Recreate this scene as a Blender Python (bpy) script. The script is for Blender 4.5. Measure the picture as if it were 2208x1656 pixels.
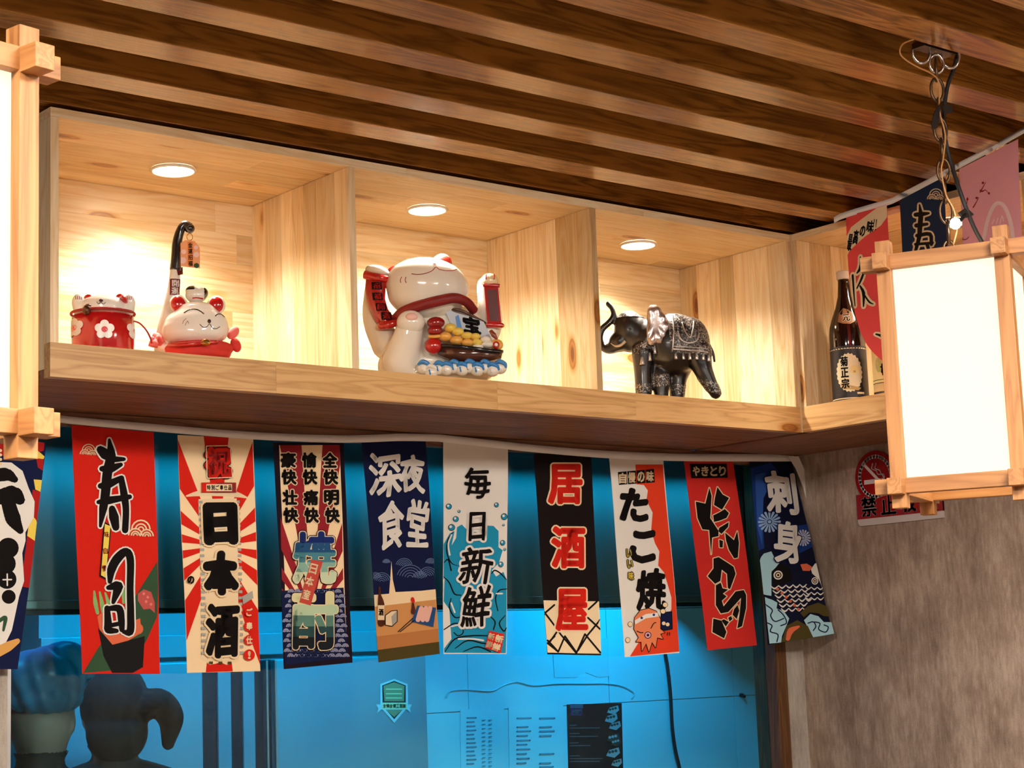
import bpy, bmesh, math, random
import numpy as np
from mathutils import Vector, Matrix, Euler
from mathutils.bvhtree import BVHTree
from mathutils.geometry import tessellate_polygon

for o in list(bpy.data.objects):
    bpy.data.objects.remove(o)
SC = bpy.context.scene
COL = SC.collection
rnd = random.Random(7)
R = math.radians

# ------------------------------------------------------------------ camera
FPX = 3931.9
CAM = np.array([-1.6883, -3.6443, 1.5531])
cd = bpy.data.cameras.new('camera'); cam = bpy.data.objects.new('camera', cd); COL.objects.link(cam)
cam.location = CAM; cam.rotation_euler = (R(98.6811), R(2.0692), R(-38.9308))
cd.sensor_width = 36; cd.lens = 36 * FPX / 2208; cd.clip_start = 0.05
SC.camera = cam
MC = np.array(cam.rotation_euler.to_matrix())
def ray(u, v): return MC @ np.array([(u - 1104) / FPX, -(v - 828) / FPX, -1.0])
def at_y(u, v, y): d = ray(u, v); return CAM + d * ((y - CAM[1]) / d[1])
def at_x(u, v, x): d = ray(u, v); return CAM + d * ((x - CAM[0]) / d[0])
def at_z(u, v, z): d = ray(u, v); return CAM + d * ((z - CAM[2]) / d[2])

# ------------------------------------------------------------------ world, room lights, exposure
w = bpy.data.worlds.new('world'); SC.world = w; w.use_nodes = True
w.node_tree.nodes['Background'].inputs[0].default_value = (0.62, 0.55, 0.5, 1)
w.node_tree.nodes['Background'].inputs[1].default_value = 0.26
SC.view_settings.view_transform = 'Standard'; SC.view_settings.look = 'None'
SC.view_settings.exposure = 0.13; SC.view_settings.gamma = 1.0; SC.view_settings.use_curve_mapping = False
def area(name, loc, target, size, power, color):
    l = bpy.data.lights.new(name, 'AREA'); l.size = size; l.energy = power; l.color = color
    o = bpy.data.objects.new(name, l); COL.objects.link(o); o.location = loc
    o.rotation_euler = (Vector(target) - Vector(loc)).to_track_quat('-Z', 'Y').to_euler()
    return o
for lx, ly in ((-1.9, -2.7), (0.1, -3.0), (1.7, -3.9)):
    area('room_light', (lx, ly, 2.8), (lx + 0.35, ly + 0.2, 0), 0.7, 165, (1.0, 0.9, 0.78))

cy = SC.cycles
cy.max_bounces = 6; cy.diffuse_bounces = 4; cy.glossy_bounces = 2; cy.transmission_bounces = 2; cy.transparent_max_bounces = 6
cy.caustics_reflective = False; cy.caustics_refractive = False; cy.use_light_tree = False; cy.adaptive_threshold = 0.1; cy.adaptive_min_samples = 16; cy.sample_clamp_indirect = 6.0
# ------------------------------------------------------------------ materials
def lin(c):
    return tuple(((x / 255) / 12.92 if x / 255 <= 0.04045 else ((x / 255 + 0.055) / 1.055) ** 2.4) for x in c) + (1,)
MATS = {}
def mat(name, rgb, rough=0.6, metal=0.0, coat=0.0, spec=0.5, emit=None, strength=0.0):
    if name in MATS: return MATS[name]
    m = bpy.data.materials.new(name); m.use_nodes = True
    b = m.node_tree.nodes['Principled BSDF']
    b.inputs['Base Color'].default_value = lin(rgb); b.inputs['Roughness'].default_value = rough
    b.inputs['Metallic'].default_value = metal; b.inputs['Coat Weight'].default_value = coat
    b.inputs['Coat Roughness'].default_value = 0.08; b.inputs['Specular IOR Level'].default_value = spec
    if emit:
        b.inputs['Emission Color'].default_value = lin(emit); b.inputs['Emission Strength'].default_value = strength
    MATS[name] = m
    return m
def N(nt, t, **k):
    n = nt.nodes.new(t)
    for a, v in k.items(): setattr(n, a, v)
    return n
def ramp(nt, stops):
    n = nt.nodes.new('ShaderNodeValToRGB'); e = n.color_ramp.elements
    while len(e) < len(stops): e.new(0.5)
    for x, (p, c) in zip(e, stops):
        x.position = p; x.color = c if len(c) == 4 else c + (1,)
    return n
def vmath(nt, op, a, b):
    n = N(nt, 'ShaderNodeVectorMath', operation=op)
    for i, s in enumerate((a, b)):
        if hasattr(s, 'is_linked') or hasattr(s, 'node'): nt.links.new(s, n.inputs[i])
        else: n.inputs[i].default_value = s
    return n.outputs[0]
def fmath(nt, op, a, b=0.0):
    n = N(nt, 'ShaderNodeMath', operation=op)
    for i, s in enumerate((a, b)):
        if hasattr(s, 'node'): nt.links.new(s, n.inputs[i])
        else: n.inputs[i].default_value = s
    return n.outputs[0]
def mixc(nt, fac, a, b, mode='MIX'):
    n = N(nt, 'ShaderNodeMix', data_type='RGBA', blend_type=mode)
    for s, k in ((fac, 0), (a, 6), (b, 7)):
        if hasattr(s, 'node'): nt.links.new(s, n.inputs[k])
        else: n.inputs[k].default_value = s
    return n.outputs[2]
def wood(name, axis, light, mid, dark, knots=0.0, rough=0.35, coat=0.0, tone=0.25, figure=0.5, fine=0.35):
    """grain along axis 0/1/2; every board takes its own tone and cut from its random number"""
    if name in MATS: return MATS[name]
    m = bpy.data.materials.new(name); m.use_nodes = True; nt = m.node_tree
    b = nt.nodes['Principled BSDF']; L = nt.links.new
    tc = N(nt, 'ShaderNodeTexCoord'); oi = N(nt, 'ShaderNodeObjectInfo')
    off = vmath(nt, 'SCALE', (13.1, 7.7, 5.3), (0, 0, 0)); offn = off.node
    L(oi.outputs['Random'], offn.inputs['Scale'])
    p = vmath(nt, 'ADD', tc.outputs['Object'], off)
    def scaled(along, across):
        s = [across] * 3; s[axis] = along
        return vmath(nt, 'MULTIPLY', p, tuple(s))
    n1 = N(nt, 'ShaderNodeTexNoise'); n1.inputs['Scale'].default_value = 1; n1.inputs['Detail'].default_value = 3
    n1.inputs['Distortion'].default_value = 0.5; L(scaled(1.6, 22), n1.inputs['Vector'])
    wv = fmath(nt, 'FRACT', fmath(nt, 'MULTIPLY', n1.outputs[0], 7.0))
    wv = fmath(nt, 'ABSOLUTE', fmath(nt, 'SUBTRACT', fmath(nt, 'MULTIPLY', wv, 2.0), 1.0))
    n2 = N(nt, 'ShaderNodeTexNoise'); n2.inputs['Scale'].default_value = 1; n2.inputs['Detail'].default_value = 4
    L(scaled(5, 190), n2.inputs['Vector'])
    n3 = N(nt, 'ShaderNodeTexNoise'); n3.inputs['Scale'].default_value = 1; n3.inputs['Detail'].default_value = 2
    L(scaled(1.2, 5), n3.inputs['Vector'])
    f = fmath(nt, 'ADD', fmath(nt, 'MULTIPLY', wv, figure), fmath(nt, 'MULTIPLY', n2.outputs[0], fine))
    f = fmath(nt, 'ADD', f, fmath(nt, 'MULTIPLY', n3.outputs[0], 1 - figure * 0.6 - fine))
    cr = ramp(nt, [(0.12, lin(dark)), (0.42, lin(mid)), (0.78, lin(light))]); L(f, cr.inputs[0])
    col = cr.outputs[0]
    t = ramp(nt, [(0.0, (1 - tone, 1 - tone * 1.15, 1 - tone * 1.4)), (0.35, (1, 1, 1)), (0.8, (1, 0.98, 0.95)), (1.0, (1 - tone * .5, 1 - tone * .6, 1 - tone * .8))])
    L(oi.outputs['Random'], t.inputs[0])
    col = mixc(nt, 1.0, col, t.outputs[0], 'MULTIPLY')
    if knots:
        vo = N(nt, 'ShaderNodeTexVoronoi'); vo.inputs['Scale'].default_value = 1
        L(scaled(4.2, 12), vo.inputs['Vector'])
        near = fmath(nt, 'LESS_THAN', vo.outputs['Distance'], 0.28)
        sep = N(nt, 'ShaderNodeSeparateColor'); L(vo.outputs['Color'], sep.inputs[0])
        pick = fmath(nt, 'LESS_THAN', sep.outputs[0], knots)
        kr = ramp(nt, [(0.0, (0.16, 0.07, 0.03)), (0.09, (0.25, 0.12, 0.05)), (0.14, (0.62, 0.38, 0.18)), (0.18, (0.42, 0.24, 0.1)), (0.21, (0.85, 0.68, 0.45)), (0.28, (1, 1, 1))])
        L(vo.outputs['Distance'], kr.inputs[0])
        k = mixc(nt, fmath(nt, 'MULTIPLY', near, pick), (1, 1, 1, 1), kr.outputs[0])
        col = mixc(nt, 1.0, col, k, 'MULTIPLY')
    L(col, b.inputs['Base Color'])
    b.inputs['Roughness'].default_value = rough; b.inputs['Coat Weight'].default_value = coat; b.inputs['Coat Roughness'].default_value = 0.15
    bu = N(nt, 'ShaderNodeBump'); bu.inputs['Strength'].default_value = 0.06; bu.inputs['Distance'].default_value = 0.002
    L(n2.outputs[0], bu.inputs['Height']); L(bu.outputs[0], b.inputs['Normal'])
    MATS[name] = m
    return m
PINE = [wood('pine_' + 'xyz'[a], a, (246, 226, 192), (234, 203, 156), (202, 152, 98), knots=0.3, rough=0.33, tone=0.42, figure=0.4) for a in range(3)]
PINE_DIM = [wood('dim_pine_' + 'xyz'[a], a, (222, 180, 124), (204, 158, 102), (166, 116, 66), knots=0.3, rough=0.38, tone=0.4, figure=0.55) for a in range(3)]  # darker copy of the pine; the rails' weaker light is put into its colour
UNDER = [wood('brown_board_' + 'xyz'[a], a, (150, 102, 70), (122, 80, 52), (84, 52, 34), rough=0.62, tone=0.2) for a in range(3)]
SLAT = wood('slat_laminate', 0, (176, 120, 54), (140, 92, 38), (74, 46, 18), rough=0.22, tone=0.12, figure=0.55, fine=0.25)
LWOOD = [wood('lantern_wood_' + 'xyz'[a], a, (186, 132, 80), (168, 114, 66), (128, 82, 44), rough=0.5, tone=0.12) for a in range(3)]

# ------------------------------------------------------------------ object helpers
def tag(o, label, cat, group=None):
    o['label'] = label; o['category'] = cat
    if group: o['group'] = group
    return o
def struct(o):
    o['kind'] = 'structure'; return o
def link(name, me, m=None, parent=None, world=True, smooth=False):
    o = bpy.data.objects.new(name, me); COL.objects.link(o)
    if m is not None and not me.materials: me.materials.append(m)
    if smooth: me.polygons.foreach_set('use_smooth', [True] * len(me.polygons))
    if parent is not None:
        o.parent = parent
        if world: o.matrix_parent_inverse = WM[parent.name].inverted()
    WM[o.name] = (WM[parent.name] if (parent is not None and not world) else Matrix())
    return o
WM = {}
def empty(name, loc=(0, 0, 0), rz=0.0):
    o = bpy.data.objects.new(name, None); COL.objects.link(o); o.location = loc; o.rotation_euler = (0, 0, rz)
    o.empty_display_size = 0.05
    WM[o.name] = Matrix.Translation(Vector(loc)) @ Matrix.Rotation(rz, 4, 'Z')
    return o
def tomesh(bm, name='m'):
    me = bpy.data.meshes.new(name); bm.normal_update(); bm.to_mesh(me); bm.free(); return me
def box_me(x0, x1, y0, y1, z0, z1, bev=0.0):
    v = [(x, y, z) for x in (x0, x1) for y in (y0, y1) for z in (z0, z1)]
    f = [(0, 1, 3, 2), (4, 6, 7, 5), (0, 4, 5, 1), (2, 3, 7, 6), (0, 2, 6, 4), (1, 5, 7, 3)]
    me = bpy.data.meshes.new('box'); me.from_pydata(v, [], f)
    if bev:
        bm = bmesh.new(); bm.from_mesh(me)
        bmesh.ops.bevel(bm, geom=bm.edges[:], offset=bev, segments=2, profile=0.6, affect='EDGES')
        bm.normal_update(); bm.to_mesh(me); bm.free()
    return me
def box(name, b, m, parent=None, bev=0.0): return link(name, box_me(*b, bev=bev), m, parent)
def tube_geo(pts, rad, seg=10, caps=True, closed=False):
    pts = [Vector(p) for p in pts]; n = len(pts)
    rad = [rad] * n if isinstance(rad, (int, float)) else list(rad)
    V = []; F = []
    t0 = (pts[1] - pts[0]).normalized(); up = Vector((0, 0, 1)) if abs(t0.z) < 0.9 else Vector((0, 1, 0))
    nrm = (up - t0 * up.dot(t0)).normalized()
    for i, p in enumerate(pts):
        a = pts[i - 1] if (i or closed) else pts[i]; c = pts[(i + 1) % n] if (i < n - 1 or closed) else pts[i]
        t = (c - a).normalized(); nrm = (nrm - t * nrm.dot(t)).normalized(); bi = t.cross(nrm)
        for k in range(seg):
            an = 2 * math.pi * k / seg
            V.append(p + (nrm * math.cos(an) + bi * math.sin(an)) * rad[i])
    for i in range(n if closed else n - 1):
        for k in range(seg):
            j = (i + 1) % n
            F.append((i * seg + k, i * seg + (k + 1) % seg, j * seg + (k + 1) % seg, j * seg + k))
    if caps and not closed:
        F.append(tuple(range(seg))[::-1]); F.append(tuple((n - 1) * seg + k for k in range(seg)))
    return V, F
def geo_me(V, F):
    me = bpy.data.meshes.new('g'); me.from_pydata([tuple(v) for v in V], [], F)
    bm = bmesh.new(); bm.from_mesh(me); bmesh.ops.recalc_face_normals(bm, faces=bm.faces[:]); bm.to_mesh(me); bm.free()
    return me
def smooth_path(pts, n=6, closed=False):
    P = [Vector(p) for p in pts]; out = []; m = len(P)
    for i in range(m if closed else m - 1):
        p1, p2 = P[i], P[(i + 1) % m]
        p0 = P[i - 1] if (i or closed) else p1 * 2 - p2
        p3 = P[(i + 2) % m] if (closed or i < m - 2) else p2 * 2 - p1
        for k in range(n):
            t = k / n
            out.append(0.5 * ((2 * p1) + (p2 - p0) * t + (2 * p0 - 5 * p1 + 4 * p2 - p3) * t * t + (3 * p1 - p0 - 3 * p2 + p3) * t ** 3))
    if not closed: out.append(P[-1])
    return out
def tube(name, pts, rad, m, parent=None, seg=10, n=6, world=True, closed=False):
    if isinstance(rad, (int, float)): pp = smooth_path(pts, n, closed); rr = rad
    else:
        q = smooth_path([Vector((*p, 0)).to_3d() for p in pts], n, closed)
        pp = q; L = len(rad); rr = [float(np.interp(i / n, range(L), rad)) for i in range(len(pp))]
    return link(name, geo_me(*tube_geo(pp, rr, seg, closed=closed)), m, parent, world, True)
def lathe_geo(prof, seg=40):
    V = []; F = []
    for (r, z) in prof:
        for k in range(seg):
            a = 2 * math.pi * k / seg; V.append((r * math.cos(a), r * math.sin(a), z))
    for i in range(len(prof) - 1):
        for k in range(seg):
            F.append((i * seg + k, i * seg + (k + 1) % seg, (i + 1) * seg + (k + 1) % seg, (i + 1) * seg + k))
    F.append(tuple(range(seg))[::-1]); F.append(tuple((len(prof) - 1) * seg + k for k in range(seg)))
    return V, F
def ell_geo(c, r, rot=None, seg=24, rings=14):
    V = []; F = []; M = Euler(rot).to_matrix() if rot else Matrix.Identity(3)
    for i in range(rings + 1):
        th = math.pi * i / rings
        for k in range(seg):
            a = 2 * math.pi * k / seg
            V.append(Vector(c) + M @ Vector((r[0] * math.sin(th) * math.cos(a), r[1] * math.sin(th) * math.sin(a), r[2] * math.cos(th))))
    for i in range(rings):
        for k in range(seg):
            F.append((i * seg + k, i * seg + (k + 1) % seg, (i + 1) * seg + (k + 1) % seg, (i + 1) * seg + k))
    return V, F
def join_geo(parts):
    V = []; F = []
    for v, f in parts:
        n = len(V); V += list(v); F += [tuple(i + n for i in q) for q in f]
    return V, F
def clean(me, d=1e-5):
    bm = bmesh.new(); bm.from_mesh(me); bmesh.ops.remove_doubles(bm, verts=bm.verts[:], dist=d)
    bmesh.ops.recalc_face_normals(bm, faces=bm.faces[:]); bm.to_mesh(me); bm.free(); return me
def ellipsoid(name, c, r, m, parent, rot=None, world=False):
    return link(name, clean(geo_me(*ell_geo(c, r, rot))), m, parent, world, True)
def blob(parts, voxel=0.004, smooth=6, chains=()):
    """one continuous skin over overlapping ellipsoids and tapered limbs"""
    geo = [ell_geo(*p) for p in parts]
    for pts, rad in chains:
        pp = smooth_path(pts, 5); rr = [float(np.interp(i / 5, range(len(rad)), rad)) for i in range(len(pp))]
        geo.append(tube_geo(pp, rr, 16))
        geo.append(ell_geo(pts[0], (rad[0],) * 3)); geo.append(ell_geo(pts[-1], (rad[-1],) * 3))
    me = clean(geo_me(*join_geo(geo)), 1e-7)
    o = bpy.data.objects.new('tmp', me); COL.objects.link(o)
    r = o.modifiers.new('r', 'REMESH'); r.mode = 'VOXEL'; r.voxel_size = voxel
    s = o.modifiers.new('s', 'SMOOTH'); s.factor = 0.5; s.iterations = smooth
    dg = bpy.context.evaluated_depsgraph_get(); out = bpy.data.meshes.new_from_object(o.evaluated_get(dg))
    bpy.data.objects.remove(o)
    return out
def shell(me, pred, lift):
    """a thin layer over the part of a skin that pred(x, y, z) selects"""
    bm = bmesh.new(); bm.from_mesh(me); bm.normal_update()
    bmesh.ops.delete(bm, geom=[f for f in bm.faces if not pred(*f.calc_center_median())], context='FACES')
    bm.normal_update()
    for v in bm.verts: v.co += v.normal * lift
    return tomesh(bm)
def bvh_of(*mes):
    V = []; F = []
    for me in mes:
        n = len(V); V += [v.co.copy() for v in me.vertices]; F += [tuple(i + n for i in p.vertices) for p in me.polygons]
    return BVHTree.FromPolygons(V, F)
def hit(bvh, x, z, lift=0.001):
    h = bvh.ray_cast(Vector((x, -2, z)), Vector((0, 1, 0)))
    return None if h[0] is None else h[0] + h[1] * lift if h[1].y < 0 else h[0] - h[1] * lift
def draw(name, bvh, pts, rad, m, parent, n=6, lift=0.0):
    q = [hit(bvh, p.x, p.z, lift) for p in smooth_path([(x, 0, z) for x, z in pts], n)]
    q = [p for p in q if p is not None]
    if len(q) < 2: return None
    return link(name, geo_me(*tube_geo(q, rad, 6)), m, parent, False, True)
# ------------------------------------------------------------------ flat 2-D art (print on cloth, paper, labels)
GL = {}
def glyph(ch):
    if ch not in GL:
        cu = bpy.data.curves.new('t', 'FONT'); cu.body = ch; cu.resolution_u = 2
        o = bpy.data.objects.new('t', cu); COL.objects.link(o)
        dg = bpy.context.evaluated_depsgraph_get(); e = o.evaluated_get(dg); me = e.to_mesh(); me.calc_loop_triangles()
        v = np.array([(p.co.x, p.co.y) for p in me.vertices]).reshape(-1, 2); t = [tuple(q.vertices) for q in me.loop_triangles]
        e.to_mesh_clear(); bpy.data.objects.remove(o)
        lo, hi = v.min(0), v.max(0); v = (v - (lo + hi) / 2) / np.maximum(hi - lo, 1e-6)
        GL[ch] = (v, t)
    return GL[ch]
def refine(v, t, step):
    v = [tuple(p) for p in v]; out = []; st = list(t); mid = {}
    while st:
        a, b, c = st.pop()
        e = [(math.dist(v[a], v[b]), a, b, c), (math.dist(v[b], v[c]), b, c, a), (math.dist(v[c], v[a]), c, a, b)]
        L, p, q, r = max(e)
        if L <= step: out.append((a, b, c)); continue
        k = (min(p, q), max(p, q))
        if k not in mid: mid[k] = len(v); v.append(((v[p][0] + v[q][0]) / 2, (v[p][1] + v[q][1]) / 2))
        m = mid[k]; st += [(p, m, r), (m, q, r)]
    return np.array(v), out
class Art:
    """collects flat shapes given in drawing units (x right, y down); surf(P) maps drawing points + lift to 3-D"""
    def __init__(s, surf, step, clip=None, dl=0.00008):
        s.surf = surf; s.step = step; s.buf = {}; s.lv = 0.0005; s.clip = clip; s.dl = dl; s.hold = None; s.n = 0
    def put(s, v, t, m, part):
        v, t = refine(v, t, s.step); s.buf.setdefault((part, m.name, s.hold or s.n), []).append((s.surf(np.asarray(v, float), s.lv), t))
    def up(s): s.lv += s.dl; s.n += 1
    def poly(s, pts, m, part='pattern', up=True):
        if s.clip: pts = clip_poly(pts, s.clip)
        if len(pts) < 3: return
        t = tessellate_polygon([[Vector((x, y, 0)) for x, y in pts]])
        s.put(np.array(pts, float), [tuple(q) for q in t], m, part)
        if up: s.up()
    def rect(s, x0, y0, x1, y1, m, part='pattern'): s.poly([(x0, y0), (x1, y0), (x1, y1), (x0, y1)], m, part)
    def disc(s, x, y, r, m, part='pattern', ry=None, n=20):
        s.poly([(x + r * math.cos(2 * math.pi * k / n), y + (ry or r) * math.sin(2 * math.pi * k / n)) for k in range(n)], m, part)
    def stroke(s, pts, wid, m, part='pattern', closed=False, n=1, up=True):
        if n > 1:
            q = smooth_path([(x, y, 0) for x, y in pts], n, closed); L = len(pts)
            if not isinstance(wid, (int, float)): wid = [float(np.interp(i / n, range(L), wid)) for i in range(len(q))]
            pts = [(p.x, p.y) for p in q]
        k = len(pts); wid = [wid] * k if isinstance(wid, (int, float)) else wid
        for i in range(k if closed else k - 1):
            (x0, y0), (x1, y1) = pts[i], pts[(i + 1) % k]; d = math.hypot(x1 - x0, y1 - y0) or 1
            nx, ny = -(y1 - y0) / d, (x1 - x0) / d; a, b = wid[i] / 2, wid[(i + 1) % k] / 2
            s.put(np.array([(x0 + nx * a, y0 + ny * a), (x1 + nx * b, y1 + ny * b), (x1 - nx * b, y1 - ny * b), (x0 - nx * a, y0 - ny * a)]), [(0, 1, 2), (0, 2, 3)], m, part)
        for (x, y), ww in zip(pts, wid):
            c = [(x + ww / 2 * math.cos(math.pi * j / 4), y + ww / 2 * math.sin(math.pi * j / 4)) for j in range(8)]
            s.put(np.array(c), [(0, j, j + 1) for j in range(1, 7)], m, part)
        if up: s.up()
    def arc(s, x, y, r, a0, a1, wd, m, part='pattern', n=8):
        s.stroke([(x + r * math.cos(R(a0 + (a1 - a0) * k / n)), y - r * math.sin(R(a0 + (a1 - a0) * k / n))) for k in range(n + 1)], wd, m, part)
    def text(s, ch, x, y, wd, ht, m, bold=0.0, line=None, lw=0.0, rot=0.0, slant=0.0, wob=0.0, part='character'):
        v, t = glyph(ch); v = v.copy()
        if wob:
            v[:, 0] += wob * np.sin(v[:, 1] * 5 + ord(ch)); v[:, 1] += wob * np.sin(v[:, 0] * 6 + ord(ch) * 2)
        q = np.stack([v[:, 0] * wd + slant * v[:, 1] * ht, -v[:, 1] * ht], 1)
        c, sn = math.cos(R(rot)), math.sin(R(rot)); q = np.stack([q[:, 0] * c - q[:, 1] * sn, q[:, 0] * sn + q[:, 1] * c], 1) + (x, y)
        def fat(r, mm, pp, k):
            rings = [(r, k)] if r < 9 or r > 1000 else [(r, 14), (r * 0.55, 8)]
            for rr, kk in rings:
                for j in range(kk):
                    a = 2 * math.pi * j / kk; s.put(q + (rr * math.cos(a), rr * math.sin(a)), t, mm, pp)
            s.put(q, t, mm, pp); s.up()
        if line: fat(bold + lw, line, 'character_outline', 10)
        if bold: fat(bold, m, part, 8)
        else: s.put(q, t, m, part); s.up()
    def blot(s, pts, m, line=None, lw=0):
        """a brush stroke traced by its outline"""
        if line: s.stroke(pts, lw * 2, line, 'lettering_outline', closed=True)
        s.poly(pts, m, 'lettering')
    def build(s, parent, world=True):
        for (part, mn, hold), items in s.buf.items():
            V = []; F = []
            for v, t in items:
                n = len(V); V += [tuple(p) for p in v]; F += [tuple(i + n for i in q) for q in t]
            me = bpy.data.meshes.new('print'); me.from_pydata(V, [], F)
            o = link('printed_' + part, me, bpy.data.materials[mn], parent, world)
            if isinstance(hold, str) and hold.startswith('stuff'): o['kind'] = 'stuff'
def clip_poly(pts, c):
    x0, y0, x1, y1 = c
    for ax, lim, sg in ((0, x0, 1), (0, x1, -1), (1, y0, 1), (1, y1, -1)):
        out = []
        for i in range(len(pts)):
            a, b = pts[i - 1], pts[i]; da, db = (a[ax] - lim) * sg, (b[ax] - lim) * sg
            if (da >= 0) != (db >= 0):
                t = da / (da - db); out.append((a[0] + (b[0] - a[0]) * t, a[1] + (b[1] - a[1]) * t))
            if db >= 0: out.append(b)
        pts = out
        if not pts: break
    return pts
BLACK = mat('print_black', (14, 9, 9), 0.85, spec=0.2); WHITE = mat('print_white', (236, 232, 226), 0.85, spec=0.2)
RED = mat('print_red', (214, 34, 20), 0.85, spec=0.2); NAVY = mat('print_navy', (14, 24, 66), 0.85, spec=0.2)
CREAM = mat('print_cream', (240, 216, 176), 0.85, spec=0.2); YEL = mat('print_yellow', (240, 212, 90), 0.85, spec=0.2)
for _c in '寿司味自慢祝特別ご奉仕品日本酒の豪快壮愉痛全明焼酎産深夜食堂毎新鮮居酒屋たこいやきとり刺身最高禁止吸烟菊正宗梅開運金招福宝全钢铜工程款卷元': glyph(_c)

# ================================================================== structure
Z0 = 2.2; H = 0.605; HB = 0.076; HT = 0.021; TW = 0.0207; DIN = 0.463; W = 0.487; L3 = 2.4; XR = L3 + W; P = 0.8
def plaster(name, c1, c2, c3, rough=0.85):
    m = bpy.data.materials.new(name); m.use_nodes = True; nt = m.node_tree; b = nt.nodes['Principled BSDF']; L = nt.links.new
    tc = N(nt, 'ShaderNodeTexCoord')
    a = N(nt, 'ShaderNodeTexNoise'); a.inputs['Scale'].default_value = 1; a.inputs['Detail'].default_value = 6; a.inputs['Roughness'].default_value = 0.65
    L(vmath(nt, 'MULTIPLY', tc.outputs['Object'], (11, 11, 5)), a.inputs['Vector'])
    f = N(nt, 'ShaderNodeTexNoise'); f.inputs['Scale'].default_value = 1; f.inputs['Detail'].default_value = 3
    L(vmath(nt, 'MULTIPLY', tc.outputs['Object'], (120, 120, 22)), f.inputs['Vector'])
    g = N(nt, 'ShaderNodeTexNoise'); g.inputs['Scale'].default_value = 1; g.inputs['Detail'].default_value = 2
    L(vmath(nt, 'MULTIPLY', tc.outputs['Object'], (300, 300, 260)), g.inputs['Vector'])
    s = fmath(nt, 'ADD', fmath(nt, 'MULTIPLY', a.outputs[0], 0.6), fmath(nt, 'MULTIPLY', f.outputs[0], 0.25))
    s = fmath(nt, 'ADD', s, fmath(nt, 'MULTIPLY', g.outputs[0], 0.15))
    r = ramp(nt, [(0.36, lin(c1)), (0.5, lin(c2)), (0.64, lin(c3))]); L(s, r.inputs[0]); L(r.outputs[0], b.inputs['Base Color'])
    b.inputs['Roughness'].default_value = rough
    return m
CONC = plaster('concrete_wallpaper', (132, 112, 98), (170, 149, 133), (204, 186, 169))
PALE = plaster('pale_wallpaper', (150, 140, 130), (176, 168, 158), (196, 190, 180))
FLOOR = mat('floor_tile', (112, 94, 78), 0.5)
struct(box('floor', (-5, XR + 1.2, -7, 2.2, -0.1, 0), FLOOR))
struct(box('wall_right', (XR, XR + 0.12, -7, W + 0.08, 0, 2.95), CONC))
struct(box('wall_back', (-5, XR + 0.12, W, W + 0.06, Z0 + 0.06, 2.95), CONC))                    # behind the shelf
struct(box('wall_back', (-5, 0.121, W, W + 0.08, 0, Z0 + 0.06), PALE))                        # left of the hatch
struct(box('wall_back', (2.787, XR, W, W + 0.08, 0, Z0 + 0.06), PALE))                        # right of the hatch
struct(box('wall_back', (0.121, 2.787, W, W + 0.08, 0, 0.95), CONC))                          # under the hatch
struct(box('trim_1', (2.737, 2.787, W - 0.014, W + 0.085, 0.95, Z0 - 0.002), wood('jamb_wood', 2, (120, 84, 50), (96, 62, 34), (62, 38, 18), rough=0.45)))
struct(box('trim_3', (0.121, 2.737, W - 0.012, W + 0.02, 2.166, Z0 - 0.001), UNDER[0]))
# ceiling of spaced slats
ceil = struct(box('ceiling', (-5, XR, -7, W, 2.93, 2.98), mat('ceiling_board', (60, 36, 18), 0.6)))
for k in range(29):
    y = 0.006 - 0.2395 * k
    box('slat', (-5, XR - 0.002, y, y + 0.0936, Z0 + H + 0.012, 2.93), SLAT, ceil, bev=0.0012)
# ------------------------------------------------------------------ the kitchen behind the hatch
TILE_Y = W + 1.0; FR_Y = W + 0.75; HOOD_Y = W + 0.12
STEEL = mat('brushed_steel', (158, 156, 154), 0.3, 0.75)
STEEL2 = mat('cyan_lit_steel', (120, 156, 166), 0.45, 0.35)  # steel tinted cyan: part of the lamp light is put into its colour
DARKM = mat('dark_gasket', (22, 26, 32), 0.5)
TILEM = mat('cyan_lit_tile', (146, 218, 232), 0.28)  # white tile with the cyan light's tint put into its colour
KDARK = mat('kitchen_dark_paint', (58, 52, 48), 0.8)
GROUT = mat('grout', (128, 130, 130), 0.9)
wk = struct(box('wall_kitchen', (-0.8, 4.4, TILE_Y, TILE_Y + 0.1, 0, 2.6), GROUT))
xj = at_y(1580, 1500, TILE_Y)[0]; zj = at_y(1300, 1517, TILE_Y)[2]; zj2 = at_y(1400, 1312, TILE_Y)[2]
tw_, th_ = 0.66, zj2 - zj
for i in range(-4, 2):
    for j in range(-2, 3):
        box('tile', (xj + i * tw_ + .0012, xj + (i + 1) * tw_ - .0012, TILE_Y - 0.008, TILE_Y + 0.004, zj + j * th_ + .0012, zj + (j + 1) * th_ - .0012), TILEM, wk, bev=0.001)
struct(box('wall_kitchen_left', (-0.9, -0.8, W + 0.08, TILE_Y + 0.1, 0, 2.6), KDARK))
struct(box('wall_kitchen_right', (4.3, 4.4, W + 0.08, TILE_Y + 0.1, 0, 2.6), KDARK))
struct(box('ceiling_kitchen', (-0.9, 4.4, W + 0.06, TILE_Y + 0.1, 2.6, 2.66), KDARK))
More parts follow.
